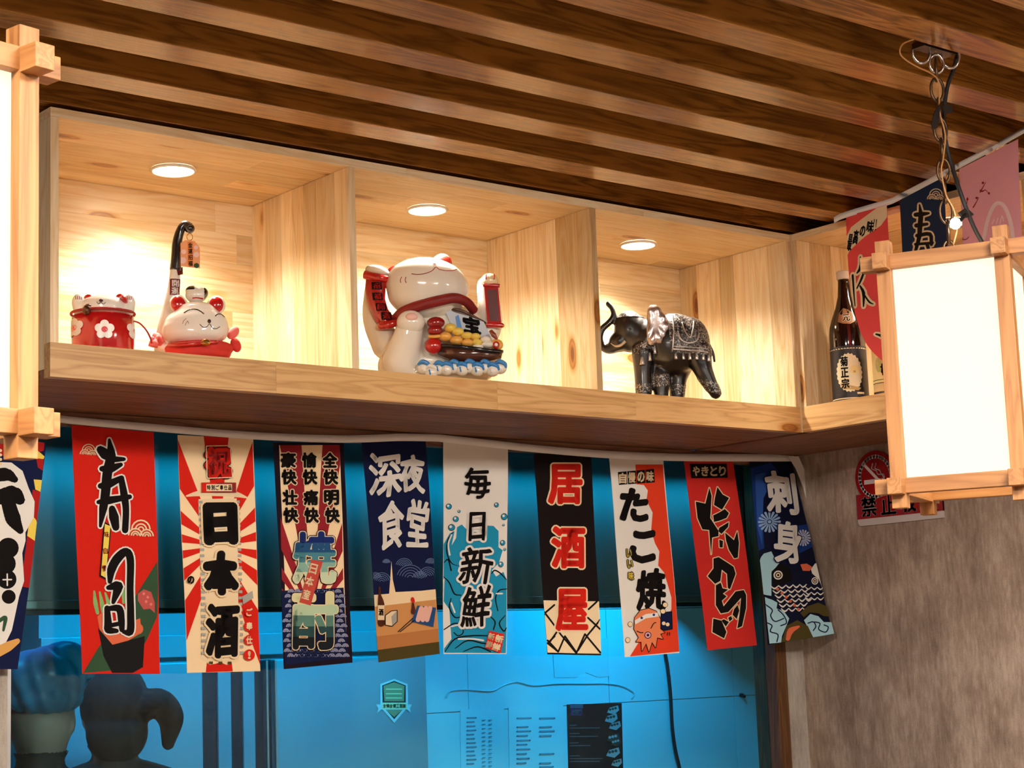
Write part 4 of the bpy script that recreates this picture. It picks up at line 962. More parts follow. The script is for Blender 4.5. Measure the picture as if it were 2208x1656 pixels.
HK = [([(518, 490), (524, 540), (500, 570)], [10, 26, 8]), ([(472, 580), (478, 640), (484, 740)], [14, 12, 6]), ([(560, 520), (530, 600), (500, 650)], [8, 14, 8]), ([(520, 640), (540, 680), (536, 750)], [10, 20, 8]), ([(545, 690), (570, 730), (592, 745)], [8, 10, 5]), ([(590, 940), (620, 960), (640, 990)], [12, 22, 20])]
A.hold = 'char'
for p, wd in HK: A.stroke(p, [x + 24 for x in wd], CREAM, 'character_outline', n=3, up=False)
A.up()
for p, wd in HK: A.stroke(p, wd, BLACK, 'character', n=3, up=False)
f.done()
f = side_flag('navy flag with a white edged character behind the lantern chain', [(1940, 432), (2035, 382), (2062, 810), (1968, 860)], [(1940, 432), (1968, 860)], [(2035, 382), (2062, 810)], (2.34, 2.243), mat('print_navy2', (16, 38, 74), 0.85, spec=0.2), 12)
A = f.art; fans(A, 1017, 130, 44, CREAM)
SB = [([(906, 195), (915, 270), (910, 340), (905, 420), (880, 520)], [10, 34, 34, 30, 20]), ([(880, 265), (930, 260), (970, 255)], [30, 30, 16]), ([(885, 340), (960, 330)], [30, 20]), ([(890, 410), (980, 400), (990, 470)], [26, 26, 26]), ([(880, 470), (1000, 460)], [20, 18]), ([(960, 470), (975, 520)], [26, 22])]
A.hold = 'char'
for p, wd in SB: A.stroke(p, [x + 24 for x in wd], CREAM, 'character_outline', n=3, up=False)
A.up()
for p, wd in SB: A.stroke(p, wd, BLACK, 'character', n=3, up=False)
f.done()
f = side_flag('pink flag with a white ring and red plum twigs', [(2068, 365), (2195, 300), (2212, 740), (2092, 800)], [(2068, 365), (2092, 800)], [(2195, 300), (2212, 740)], (2.212, 2.106), pinkf, 13)
A = f.art
A.stroke([(1350, 430), (1380, 300), (1420, 210), (1455, 185), (1495, 210), (1530, 300), (1550, 430)], 26, mat('print_pale_pink', (246, 214, 216), 0.85), n=4)
for p in ([(1410, 330), (1425, 300)], [(1440, 330), (1452, 290)], [(1465, 330), (1480, 275), (1490, 310)]): A.stroke(p, 7, mat('print_pale_pink', (246, 214, 216)), n=2)
for p in ([(1275, 215), (1300, 175), (1315, 145)], [(1325, 110), (1345, 75), (1365, 40)], [(1340, 105), (1365, 95), (1385, 120)], [(1235, 150), (1230, 190)], [(1165, 430), (1220, 440), (1245, 420)]): A.stroke(p, [8, 5, 3][:len(p)], wine, n=3)
for x, y in ((1345, 45), (1330, 100), (1300, 150), (1235, 160), (1390, 118)): A.disc(x, y, 8, wine)
f.done()
sp = [(1798, 468), (1824, 456), (1912, 430), (1940, 418), (2035, 368), (2068, 350), (2140, 312), (2208, 274), (2290, 228)]
sx = [2.338, 2.33, 2.341, 2.34, 2.243, 2.212, 2.16, 2.10, 2.04]
ribbon('string_tape', 'cream tape string tied to the ceiling carrying the side flags', sp, 13, lambda u, v: at_x(u, v, float(np.interp(u, [p[0] for p in sp], sx)) - 0.003), 2)

# ================================================================== figurines on the shelf
WC = mat('white_ceramic', (240, 234, 222), 0.14, coat=0.6); RC = mat('red_ceramic', (186, 26, 26), 0.16, coat=0.6); DRC = mat('dark_red_ceramic', (140, 16, 20), 0.2, coat=0.5)
BC = mat('black_ceramic', (22, 16, 18), 0.16, coat=0.6); CORD = mat('red_cord', (150, 30, 28), 0.8); GOLD = mat('gold_metal', (224, 176, 84), 0.22, 1.0); LINE = mat('painted_line', (60, 26, 22), 0.4)
PINKC = mat('pink_cloth', (232, 110, 104), 0.75); REDC = mat('red_cloth', (206, 48, 38), 0.75); BRZ = mat('bell_bronze', (92, 58, 36), 0.4, 0.6)
def place(u, v, y, k, cx):
    """a figurine's own frame: front toward the room; returns root location, turn and a sheet-to-local map"""
    p = at_y(u, v, y); d = CAM - p; yaw = math.atan2(d[0], -d[1])
    depth = float(np.linalg.norm(d)); s = depth / FPX / k; z_at = p[2] - zf
    return (p[0], p[1], zf), yaw, s, z_at
class Fig:
    def __init__(self, name, label, cat, u, v, y, k, origin):
        loc, yaw, self.s, self.zo = place(u, v, y, k, 0)
        self.cx = (u - origin[0]) * k; self.cy = (v - origin[1]) * k
        self.t = tag(empty(name, loc, yaw), label, cat)
    def p(self, x, y, d=0.0): return ((x - self.cx) * self.s, d * self.s, max(0.0, (self.cy - y) * self.s + self.zo))
    def xz(self, x, y): q = self.p(x, y); return (q[0], q[2])
    def e(self, x, y, d, rx, ry, rd, rot=None): return (self.p(x, y, d), (rx * self.s, rd * self.s, ry * self.s), rot)
    def chain(self, pts): return ([self.p(x, y, d) for x, y, d, r in pts], [r * self.s for x, y, d, r in pts])
    def add(self, name, me, m, smooth=True): return link(name, me, m, self.t, False, smooth)
    def ell(self, name, x, y, d, rx, ry, rd, m, rot=None): c, r, ro = self.e(x, y, d, rx, ry, rd, rot); return ellipsoid(name, c, r, m, self.t, ro)
    def line(self, name, bvh, pts, r, m, n=6): return draw(name, bvh, [self.xz(*q) for q in pts], r * self.s, m, self.t, n)
    def art(self, bvh, lift=0.0008, step=25):
        def surf(P, l):
            out_ = []; last = Vector((0, 0, 0))
            for x, y in P:
                a, b = self.xz(x, y); h = hit(bvh, a, b, lift + l)
                k = 1.0
                while h is None and k > 0.4: k -= 0.03; h = hit(bvh, a * k, b, lift + l)
                if h is None: h = Vector((a, last.y, b))
                last = h; out_.append(tuple(h))
            return np.array(out_)
        return Art(surf, step, dl=0.00005)
    def tube(self, name, pts, r, m, seg=10, n=6):
        q = smooth_path([self.p(*a) for a in pts], n); rr = r * self.s if isinstance(r, (int, float)) else [float(np.interp(i / n, range(len(r)), r)) * self.s for i in range(len(q))]
        return self.add(name, geo_me(*tube_geo(q, rr, seg)), m)
    def slab(self, name, pts, d, th, m, bev=0.0):
        """a flat piece with thickness, its outline in sheet units at depth d"""
        n = len(pts); V = [self.p(x, y, d) for x, y in pts] + [self.p(x, y, d + th) for x, y in pts]
        return self.add(name, geo_me(V, [tuple(range(n)), tuple(range(n, 2 * n))[::-1]] + [(i, (i + 1) % n, n + (i + 1) % n, n + i) for i in range(n)]), m, False)
S3 = 3.154; O3 = (80, 380)
# ---- red pot with a cat lid
F_ = Fig('cat_lid_pot', 'red flowered ceramic pot with a white cat face lid', 'pot', 222, 745, 0.13, S3, O3)
s = F_.s; cx = F_.cx
base_z = 0.0; zrim = F_.p(0, 962)[2]
V, Fc = lathe_geo([(0.12 * 1000 * s, 0), (185 * s, 0.002), (200 * s, 0.012), (204 * s, zrim * 0.5), (203 * s, zrim)], 48)
pot = F_.add('body', geo_me(V, Fc), RC)
lid = blob([F_.e(cx + 2, 905, 0, 172, 92, 165), F_.e(cx + 2, 945, 0, 196, 26, 192)], 0.0028, 5, [F_.chain([(cx - 150, 930, -60, 40), (cx - 168, 870, -50, 34), (cx - 160, 845, -60, 30)]), F_.chain([(cx + 165, 930, -60, 40), (cx + 178, 870, -50, 34), (cx + 172, 845, -60, 30)])])
for v in lid.vertices: v.co.z = max(v.co.z, zrim)
lo_ = F_.add('lid', lid, WC); bv = bvh_of(lid)
for x, y in ((355, 828), (562, 822)): F_.ell('ear', x, y + 6, -20, 30, 24, 18, RC)
F_.ell('painted_patch', 585, 855, -60, 20, 34, 70, RC, (0, R(-35), 0))
F_.ell('nose', 436, 880, -168, 13, 10, 12, LINE)
F_.line('mouth', bv, [(408, 888), (420, 902), (436, 892), (452, 904), (466, 890)], 2.2, LINE)
for x in (272, 284, 298, 310): F_.line('claw_line', bv, [(x, 836), (x + 2, 858)], 2.4, DRC)
for x in (608, 620, 632): F_.line('claw_line', bv, [(x, 836), (x - 2, 858)], 2.4, DRC)
ring_ = [(cx + 207 * math.cos(a), 940 + 14 * math.sin(a) * 0, 207 * math.sin(a)) for a in [2 * math.pi * k / 40 for k in range(41)]]
F_.tube('cord_ring', ring_, 9, CORD, n=2)
F_.tube('cord_tail', [(650, 985, 0), (690, 1000, 10), (730, 1045, 5), (755, 1095, 0), (766, 1135, 0)], 6, CORD)
F_.ell('wooden_bell', 342, 952, -190, 26, 30, 24, BRZ); F_.tube('bell_loop', [(330, 930, -195), (350, 918, -200), (372, 922, -195)], 7, BRZ)
bp = bvh_of(pot.data); PET = mat('petal_white', (246, 240, 234), 0.3); A = F_.art(bp)
for fx, fy in ((458, 1080), (262, 1050), (660, 1062)):
    for k in range(5):
        a = R(90 + 72 * k); A.disc(fx + 36 * math.cos(a), fy - 36 * math.sin(a), 28, PET, 'flower')
    A.disc(fx, fy, 20, mat('petal_heart', (214, 50, 70), 0.3), 'flower')
A.build(F_.t, False)
# ---- reclining cat on a red cushion with a tall tail
F_ = Fig('reclining_cat_figurine', 'white ceramic cat on a red cushion with a tall black-tipped tail', 'figurine', 425, 768, 0.16, S3, O3)
cu = blob([F_.e(1105, 1170, 20, 235, 62, 170), F_.e(1090, 1215, 20, 225, 60, 165)], 0.004, 8)
F_.add('cushion', cu, REDC)
for x, y, d, r in ((1330, 1055, 60, (0, R(40), 0)), (1345, 1150, 0, (0, R(-20), 0)), (830, 1100, 40, (0, R(-30), 0))): F_.ell('cushion_corner', x, y, d, 34, 50, 26, REDC if d == 0 else PINKC, r)
F_.tube('tassel_cord', [(870, 1130, -20), (835, 1100, -50), (815, 1120, -60)], 10, PINKC)
F_.tube('tassel', [(815, 1118, -60), (806, 1140, -64), (800, 1168, -66)], [14, 30, 34], PINKC); F_.ell('tassel_bead', 797, 1116, -70, 16, 16, 16, mat('bead_pink', (226, 120, 130), 0.25))
hd = blob([F_.e(1085, 1010, 0, 214, 128, 150), F_.e(1075, 1070, 0, 222, 92, 158), F_.e(1090, 930, 10, 150, 80, 120), F_.e(1010, 1090, 130, 180, 130, 110), F_.e(1082, 1040, 0, 224, 112, 156)], 0.0032, 14,
          [F_.chain([(900, 1150, 120, 100), (885, 1050, 110, 70), (905, 900, 90, 50), (935, 740, 80, 42), (950, 600, 75, 36)])])
F_.add('body', hd, WC); bv = bvh_of(hd)
F_.tube('tail_tip', [(948, 620, 75), (956, 540, 72), (962, 430, 70), (985, 345, 66), (1015, 308, 60), (1046, 328, 54)], [39, 37, 33, 30, 30, 35], BC, 16)
F_.ell('tail_end', 1047, 334, 54, 35, 34, 33, BC)
for x, y, rr in ((968, 872, R(-12)), (1218, 878, R(14))):
    F_.ell('ear', x, y, -10, 62, 66, 34, WC, (0, rr, 0)); F_.ell('inner_ear', x, y + 2, -26, 50, 56, 30, RC, (0, rr, 0))
F_.line('eye', bv, [(1005, 952), (1040, 930), (1080, 926), (1110, 940), (1136, 962)], 4.6, BC); F_.line('eye', bv, [(1210, 972), (1228, 955), (1250, 952), (1272, 968)], 4.2, BC)
h_ = hit(bv, *F_.xz(1170, 1012)); F_.ell('nose', 1170, 1012, h_.y / F_.s, 12, 14, 10, LINE)
F_.line('mouth', bv, [(1108, 1035), (1130, 1055), (1155, 1050), (1172, 1030), (1190, 1056), (1215, 1060), (1240, 1044)], 2.6, LINE)
for q in ([(995, 1030), (1002, 1010), (1020, 992)], [(1012, 1042), (1018, 1025), (1030, 1010)], [(1036, 1030), (1028, 1010)]): F_.line('whisker', bv, q, 2.2, mat('whisker_brown', (150, 104, 80), 0.4))
F_.tube('collar', [(905, 1160, -90), (980, 1172, -150), (1100, 1168, -170), (1220, 1150, -130)], 14, RC); F_.ell('bell', 1145, 1162, -178, 30, 24, 22, GOLD)
F_.line('bell_slit', bvh_of(bpy.data.objects[[o.name for o in F_.t.children if o.name.startswith('bell') and 'slit' not in o.name][0]].data), [(1120, 1160), (1145, 1164), (1170, 1158)], 3, BC)
sm = blob([F_.e(1085, 805, 20, 72, 52, 60), F_.e(1060, 775, 10, 46, 34, 40), F_.e(1120, 790, 20, 46, 44, 46)], 0.0024, 4)
F_.add('kitten', sm, WC)
F_.add('kitten_patch', shell(sm, lambda x, y, z: (z > F_.p(0, 772)[2] and x < F_.p(1075, 0)[0]) or x > F_.p(1140, 0)[0], 0.0006), BC)
F_.line('kitten_collar', bvh_of(sm), [(1062, 832), (1090, 830), (1130, 834)], 5, RC)
PLQ = mat('plaque_maroon', (96, 18, 24), 0.3); bt = bvh_of(hd)
A = F_.art(bt); A.poly([(915, 684), (982, 686), (975, 802), (912, 798)], PLQ, 'plaque'); A.poly([(955, 612), (998, 604), (1000, 655), (965, 660)], PLQ, 'plaque')
A.text('開', 948, 716, 40, 44, WHITE, bold=1); A.text('運', 944, 768, 40, 44, WHITE, bold=1); A.build(F_.t, False)
F_.tube('tag_ring', [(1047 + 19 * math.cos(a), 396 + 24 * math.sin(a), 40) for a in [2 * math.pi * k / 16 for k in range(17)]], 3.2, GOLD, 6, 2)
TAGM = mat('tag_peach', (244, 170, 116), 0.6); tg = [(985, 440), (1018, 418), (1080, 424), (1114, 470), (1114, 614), (985, 600)]
tgo = F_.slab('charm_tag', tg, 36, 4, TAGM); A = F_.art(bvh_of(tgo.data))
A.rect(1032, 432, 1068, 606, mat('tag_orange', (232, 132, 60), 0.6), 'stripe')
for x, y, r in ((1000, 560, 22), (1090, 520, 20), (1006, 500, 16), (1088, 470, 14)): A.disc(x, y, r, mat('tag_blossom', (250, 206, 196), 0.6), 'blossom')
A.disc(1090, 596, 18, green, 'leaf')
for k, c in enumerate('金運招福'): A.text(c, 1050, 455 + k * 42, 28, 34, BLACK, bold=.8)
A.build(F_.t, False)
# ---- big lucky cat
F_ = Fig('lucky_cat_statue', 'big white lucky cat statue with raised paws and treasure boat', 'statue', 945, 815, 0.215, 3.45, (700, 480))
P4 = F_.p
bd = blob([F_.e(830, 960, 60, 330, 290, 190), F_.e(560, 1060, 0, 165, 150, 150), F_.e(900, 780, 60, 300, 200, 170), F_.e(1080, 1060, 20, 220, 150, 180), F_.e(820, 1130, 10, 400, 90, 200)], 0.0055, 8,
          [F_.chain([(470, 880, 60, 120), (385, 700, 50, 92), (378, 540, 40, 78), (405, 400, 20, 76), (420, 352, 0, 62)]), F_.chain([(1180, 860, 60, 110), (1245, 760, 40, 92), (1242, 600, 30, 88), (1238, 470, 20, 86)]),
           F_.chain([(570, 1040, -90, 140), (620, 900, -140, 118), (655, 775, -170, 100)])])
zmin = 0.0
F_.add('body', bd, WC)
hdm = blob([F_.e(785, 470, -30, 318, 222, 230, (0, R(9), 0)), F_.e(770, 540, -30, 290, 180, 220, (0, R(8), 0))], 0.005, 6); F_.add('head', hdm, WC); bh = bvh_of(hdm)
F_.ell('ear', 895, 290, 20, 76, 84, 46, WC, (0, R(24), 0)); F_.ell('inner_ear', 915, 292, -10, 58, 66, 40, mat('ear_red', (222, 66, 58), 0.2, coat=.5), (0, R(24), 0))
F_.ell('ear', 545, 352, 40, 66, 66, 44, DRC, (0, R(-30), 0))
F_.line('mouth', bh, [(672, 410), (720, 420), (780, 412), (825, 392), (852, 362), (880, 382), (930, 388), (980, 380), (1008, 360)], 3.4, DRC)
h_ = hit(bh, *F_.xz(842, 330)); F_.ell('nose', 842, 332, h_.y / F_.s + 4, 13, 9, 10, mat('nose_pink', (232, 170, 160), 0.3))
for q in ([(590, 470), (588, 448), (600, 425)], [(632, 476), (624, 455), (630, 430)], [(1100, 470), (1092, 440), (1096, 420)]): F_.line('whisker', bh, q, 3, DRC)
F_.tube('collar', [(545, 705, -60), (600, 680, -150), (700, 652, -205), (850, 622, -235), (980, 598, -215), (1070, 618, -160), (1125, 668, -70)], [36, 40, 40, 40, 38, 36, 34], mat('collar_red', (128, 20, 22), 0.55), 14)
# paws
F_.ell('paw', 415, 345, -60, 92, 44, 66, WC, (0, R(14), 0)); F_.ell('paw', 655, 770, -215, 104, 90, 74, WC); F_.ell('paw_pad', 664, 742, -276, 46, 32, 22, mat('pad_pink', (236, 190, 182), 0.3))
F_.ell('paw', 1250, 440, -40, 66, 58, 62, mat('paw_cream', (248, 224, 176), 0.2, coat=.5))
for x in (1225, 1285): F_.tube('toe_line', [(x, 400, -92), (x - 2, 440, -104)], 4.5, DRC)
# left scroll plaque: curved panel with rollers
sc_l = [(330, 395, 512, 418), (322, 470, 474, 478), (330, 550, 468, 560), (352, 640, 488, 640), (388, 715, 530, 700), (418, 760, 552, 738)]
V = []; Fq = []
for k, (xa, ya, xb, yb) in enumerate(sc_l): V += [P4(xa, ya, -64), P4((xa + xb) / 2, (ya + yb) / 2, -92), P4(xb, yb, -74), P4(xa, ya, -40), P4((xa + xb) / 2, (ya + yb) / 2, -60), P4(xb, yb, -50)]
for k in range(len(sc_l) - 1):
    a, b = 6 * k, 6 * k + 6; Fq += [(a, a + 1, b + 1, b), (a + 1, a + 2, b + 2, b + 1), (a + 3, b + 3, b + 4, a + 4), (a + 4, b + 4, b + 5, a + 5), (a, b, b + 3, a + 3), (a + 2, a + 5, b + 5, b + 2)]
scl = F_.add('scroll_panel', geo_me(V, Fq), mat('scroll_red', (170, 22, 26), 0.14, coat=.7))
F_.tube('scroll_roller', [(322, 372, -70), (420, 400, -98), (505, 420, -80)], [34, 30, 28], RC, 14); F_.tube('scroll_roller', [(420, 765, -80), (490, 762, -100), (556, 740, -90)], 30, RC, 14)
A = F_.art(bvh_of(scl.data))
for c, x, y in (('招', 408, 462), ('福', 412, 542), ('開', 436, 622), ('運', 474, 692)): A.poly([(x - 38, y - 28), (x + 36, y - 26), (x + 40, y + 30), (x - 32, y + 28)], BLACK, 'plate'); A.text(c, x + 2, y + 1, 50, 42, dkred, bold=1.5)
A.build(F_.t, False)
# right scroll plaque
F_.slab('scroll_panel', [(1208, 492), (1312, 500), (1326, 775), (1222, 770)], -72, 30, RC); F_.slab('scroll_inlay', [(1228, 512), (1300, 516), (1312, 752), (1240, 748)], -78, 10, mat('inlay_maroon', (92, 22, 22), 0.25, coat=.5))
for x, y in ((1262, 480), (1276, 782)): F_.tube('scroll_roller', [(x - 60, y - 4, -74), (x, y, -80), (x + 60, y + 6, -74)], 19 if y > 600 else 15, RC, 12)
for x, y in ((1214, 776), (1338, 790)): F_.ell('roller_knob', x, y, -78, 11, 15, 15, GOLD)
# belly: sail, treasure, boat, waves
bb = bvh_of(bd)
def dep(x, y, off): h = hit(bb, *F_.xz(x, y)); return (h.y / F_.s if h else -80) + off
SAIL = mat('sail_blue_white', (206, 216, 230), 0.2, coat=.5)
F_.slab('sail', [(900, 652), (990, 690), (1090, 720), (1195, 765), (1230, 850), (1255, 905), (1120, 870), (1010, 850), (960, 790), (930, 720)], dep(1080, 800, -46), 30, SAIL)
F_.tube('mast_yard', [(885, 642, dep(900, 650, -30)), (1040, 680, dep(1040, 690, -55)), (1205, 765, dep(1180, 760, -40))], 12, mat('yard_brown', (84, 54, 36), 0.3, coat=.4))
so = [o for o in F_.t.children if o.name.startswith('sail')][0]; A = F_.art(bvh_of(so.data))
A.poly([(985, 720), (1010, 705), (1030, 800), (1020, 845), (1000, 830)], sky, 'blue_patch'); A.text('宝', 1104, 785, 120, 110, BC, bold=7, slant=-0.3, rot=12); A.build(F_.t, False)  # blue strip painted on the sail, under the character
YG = mat('treasure_yellow', (240, 208, 96), 0.2, coat=.5); OG = mat('treasure_gold', (236, 176, 84), 0.2, coat=.5)
for x, y, rx, ry, m in ((945, 820, 46, 34, YG), (1000, 850, 44, 32, YG), (1065, 882, 46, 28, YG), (1125, 890, 40, 26, YG), (905, 885, 48, 36, OG), (985, 915, 48, 34, OG), (1065, 935, 46, 30, OG), (1135, 935, 40, 28, YG), (1200, 915, 40, 28, WC), (1215, 955, 50, 26, WC), (1140, 970, 46, 22, WC)):
    F_.ell('treasure', x, y, -215, rx, ry, 44, m)
F_.ell('sea_bream', 1280, 955, -200, 50, 44, 40, OG); F_.ell('sea_bream_eye', 1276, 962, -240, 26, 28, 16, RC); F_.ell('sea_bream_pupil', 1276, 962, -256, 12, 13, 8, WC)
F_.tube('sea_bream_fin', [(1240, 850, -215), (1262, 885, -225), (1285, 915, -215)], [14, 20, 8], mat('fin_brown', (140, 62, 40), 0.25, coat=.5))
for x, y, rx, ry in ((840, 780, 66, 44), (832, 838, 56, 44), (815, 950, 62, 60)): F_.ell('red_pouch', x, y, -225, rx, ry, 40, DRC if y < 900 else RC)
F_.tube('pouch_tie', [(785, 885, -246), (825, 890, -262), (868, 884, -246)], 13, OG); 
BRN = mat('boat_brown', (82, 46, 32), 0.16, coat=.6)
V = []; Fq = []
top = [(842, 950, -205), (950, 962, -262), (1080, 985, -286), (1210, 1005, -272), (1322, 1008, -215)]; bot = [(848, 1015, -195), (950, 1060, -225), (1080, 1082, -240), (1210, 1075, -225), (1312, 1055, -190)]
for (a, b, c), (d, e, g_) in zip(top, bot): V += [P4(a, b, c), P4(d, e, g_), P4(a, b, c + 110), P4(d, e, g_ + 90)]
for k in range(4):
    a, b = 4 * k, 4 * k + 4; Fq += [(a, a + 1, b + 1, b), (a + 2, b + 2, b + 3, a + 3), (a, b, b + 2, a + 2), (a + 1, a + 3, b + 3, b + 1)]
Fq += [(0, 2, 3, 1), (16, 17, 19, 18)]
F_.add('boat_hull', geo_me(V, Fq), BRN); F_.tube('boat_rail', top, 15, BC, 10, 4)
WB = mat('wave_blue', (54, 134, 206), 0.18, coat=.6)
for k in range(11):
    x = 740 + k * 56; y = 1075 + (k % 2) * 22 + abs(k - 5) * 3 - (12 if 2 < k < 4 else 0)
    if k == 0: y = 1075
    F_.ell('wave', x, y + 40, -205 - (k % 2) * 12, 50, 44, 46, WC); F_.tube('wave_crest', [(x - 40, y + 16, -236), (x - 6, y - 4, -254), (x + 34, y + 14, -240), (x + 44, y + 44, -236)], [9, 17, 16, 7], WB if k != 1 else WC)
    F_.tube('wave_stripe', [(x - 14, y + 24, -248 - (k % 2) * 10), (x - 8, y + 60, -252 - (k % 2) * 10)], 6, WB if k % 3 else WC)
# ---- black elephant
F_ = Fig('elephant_statue', 'black elephant statue with silver ears and patterned blanket', 'statue', 1430, 862, 0.2, 3.943, (1240, 580))
ED = mat('elephant_black', (20, 16, 17), 0.34, coat=.15); SV = mat('silver_ear', (214, 200, 196), 0.24, 0.85); IV = mat('ivory', (214, 196, 176), 0.3)
eb = blob([F_.e(860, 640, 0, 270, 262, 190), F_.e(1000, 640, 0, 166, 225, 175), F_.e(490, 500, -10, 130, 168, 115), F_.e(560, 540, -5, 130, 160, 120), F_.e(660, 600, 0, 170, 190, 150), F_.e(430, 585, -10, 105, 96, 90), F_.e(490, 650, -5, 70, 44, 55)], 0.0042, 6,
          [F_.chain([(400, 600, -20, 90), (340, 650, -30, 52), (290, 655, -30, 40), (245, 620, -30, 34), (236, 550, -30, 31), (262, 482, -30, 30), (322, 430, -30, 29), (362, 372, -30, 26), (352, 310, -30, 22), (322, 268, -30, 26)]),
           F_.chain([(600, 720, -80, 100), (592, 880, -85, 78), (588, 1080, -90, 66)]), F_.chain([(700, 740, 70, 100), (735, 900, -20, 82), (735, 1085, -40, 62)]),
           F_.chain([(1060, 740, -70, 120), (1095, 880, -80, 84), (1140, 990, -85, 66), (1190, 1090, -85, 50)]), F_.chain([(930, 760, 70, 120), (885, 930, 50, 76), (870, 1080, 40, 62)])])
for v in eb.vertices: v.co.z = max(v.co.z, 0.0)
F_.add('body', eb, ED); be = bvh_of(eb)
m_ = bpy.data.materials.new('silver_filigree'); m_.use_nodes = True; nt = m_.node_tree; b = nt.nodes['Principled BSDF']
tc = N(nt, 'ShaderNodeTexCoord'); no = N(nt, 'ShaderNodeTexNoise'); no.inputs['Scale'].default_value = 120; no.inputs['Detail'].default_value = 3; no.inputs['Distortion'].default_value = 2.0
nt.links.new(tc.outputs['Object'], no.inputs['Vector']); r_ = ramp(nt, [(0.44, lin((26, 22, 22))), (0.52, lin((84, 78, 74))), (0.62, lin((176, 170, 166)))]); nt.links.new(no.outputs[0], r_.inputs[0]); nt.links.new(r_.outputs[0], b.inputs['Base Color'])
b.inputs['Roughness'].default_value = 0.35; b.inputs['Metallic'].default_value = 0.3; bu = N(nt, 'ShaderNodeBump'); bu.inputs['Strength'].default_value = 0.5; bu.inputs['Distance'].default_value = 0.002; nt.links.new(no.outputs[0], bu.inputs['Height']); nt.links.new(bu.outputs[0], b.inputs['Normal'])
FIL = m_
xa = F_.p(835, 0)[0]; xb = F_.p(1175, 0)[0]; zb = F_.p(0, 735)[2]
F_.add('blanket', shell(eb, lambda x, y, z: xa - (z - zb) * 0.05 < x < xb and z > zb + (x - xa) * -0.12, 0.0016), FIL)
def bandz(name, y0, y1, x0, x1, sl=0.0):
    z0, z1 = F_.p(0, y1)[2], F_.p(0, y0)[2]; a, c = F_.p(x0, 0)[0], F_.p(x1, 0)[0]
    me = shell(eb, lambda x, y, z: a < x < c and z0 < z + sl * (x - a) < z1, 0.0014)
    if len(me.polygons): F_.add(name, me, FIL)
bandz('leg_band', 985, 1062, 500, 662); bandz('leg_band', 900, 1010, 655, 812); bandz('leg_band', 985, 1078, 800, 965); bandz('leg_band', 950, 1040, 1035, 1260, 0.35)
bandz('neck_band', 665, 745, 520, 690, -0.35); bandz('brow_band', 330, 400, 395, 620)
SVB = mat('silver_trim', (206, 200, 196), 0.3, 0.7)
def yb(x, y, o=-6): h = hit(be, *F_.xz(x, y)); return (h.y / F_.s if h else -150) + o
F_.tube('blanket_border', [(x, y, yb(x, y)) for x, y in ((850, 712), (920, 720), (1000, 730), (1080, 742), (1140, 752))], 9, SVB); F_.tube('blanket_border', [(x, y, yb(x, y)) for x, y in ((858, 690), (930, 696), (1010, 706), (1090, 716), (1142, 724))], 5, SVB)
F_.tube('blanket_border', [(x, y, yb(x, y)) for x, y in ((850, 712), (862, 600), (868, 500), (860, 430))], 7, SVB)
F_.tube('blanket_scroll', [(x, y, yb(x, y)) for x, y in ((900, 560), (920, 630), (980, 665), (1050, 650), (1080, 580))], 7, SVB); F_.tube('blanket_scroll', [(x, y, yb(x, y)) for x, y in ((940, 480), (960, 560), (1000, 620), (1030, 540), (1040, 470))], 6, SVB)
for x, y in ((873, 772), (935, 776), (990, 780), (1047, 786), (1100, 792), (1145, 800)):
    d = yb(x, y - 10); F_.tube('tassel', [(x, y - 28, d), (x, y, d - 4), (x + 2, y + 26, d)], [7, 13, 16], SVB, 8, 3)
for x, y, r in ((590, 808, 24), (655, 775, 17), (700, 715, 16)): d = yb(x, y, -10); F_.tube('pendant_bell', [(x, y - 44, d), (x, y - 14, d - 4), (x, y + 24, d)], [r * .4, r * .7, r], SVB, 10, 3)
# ears: scalloped leaf of silver, near side and far side
def ear(d, sg):
    rim = [(650, 400), (668, 350), (705, 326), (745, 340), (775, 380), (800, 420), (826, 470), (838, 520), (818, 570), (790, 600), (770, 640), (742, 655), (710, 650), (672, 672), (650, 650), (642, 590), (646, 500)]
    c = (715, 480); V = [P5(*c, d)]; n = len(rim)
    for ring, k in ((0.5, 1), (1.0, 2)):
        for i, (x, y) in enumerate(rim): V.append(P5(c[0] + (x - c[0]) * ring, c[1] + (y - c[1]) * ring, d + sg * (10 if ring < 1 else (22 if i % 2 else -4)) - sg * (x - 650) * 0.25 * ring))
    Fe = [(0, 1 + i, 1 + (i + 1) % n) for i in range(n)] + [(1 + i, 1 + n + i, 1 + n + (i + 1) % n, 1 + (i + 1) % n) for i in range(n)]
    bm = bmesh.new(); me = geo_me(V, Fe); bm.from_mesh(me); bmesh.ops.solidify(bm, geom=bm.faces[:], thickness=0.003); bmesh.ops.subdivide_edges(bm, edges=bm.edges[:], cuts=1, smooth=0.8, use_grid_fill=True)
    F_.add('ear', tomesh(bm), SV)
P5 = F_.p
ear(-190, -1); ear(150, 1)
for d in (-75, 45): F_.tube('tusk', [(330, 618, d), (370, 645, d - 12), (415, 640, d - 20), (455, 610, d - 26)][::-1], [14, 12, 9, 4], IV)
h_ = hit(be, *F_.xz(500, 510)); F_.ell('eye', 500, 512, h_.y / F_.s, 13, 9, 8, BC)
for k in range(9): x = 246 + k * 12; F_.ell('trunk_stud', x, 500 - k * 9.5, -62, 3.4, 3.4, 3.4, SVB)
F_.tube('tail', [(1150, 640, 40), (1190, 720, 60), (1200, 800, 60)], [16, 12, 9], ED)
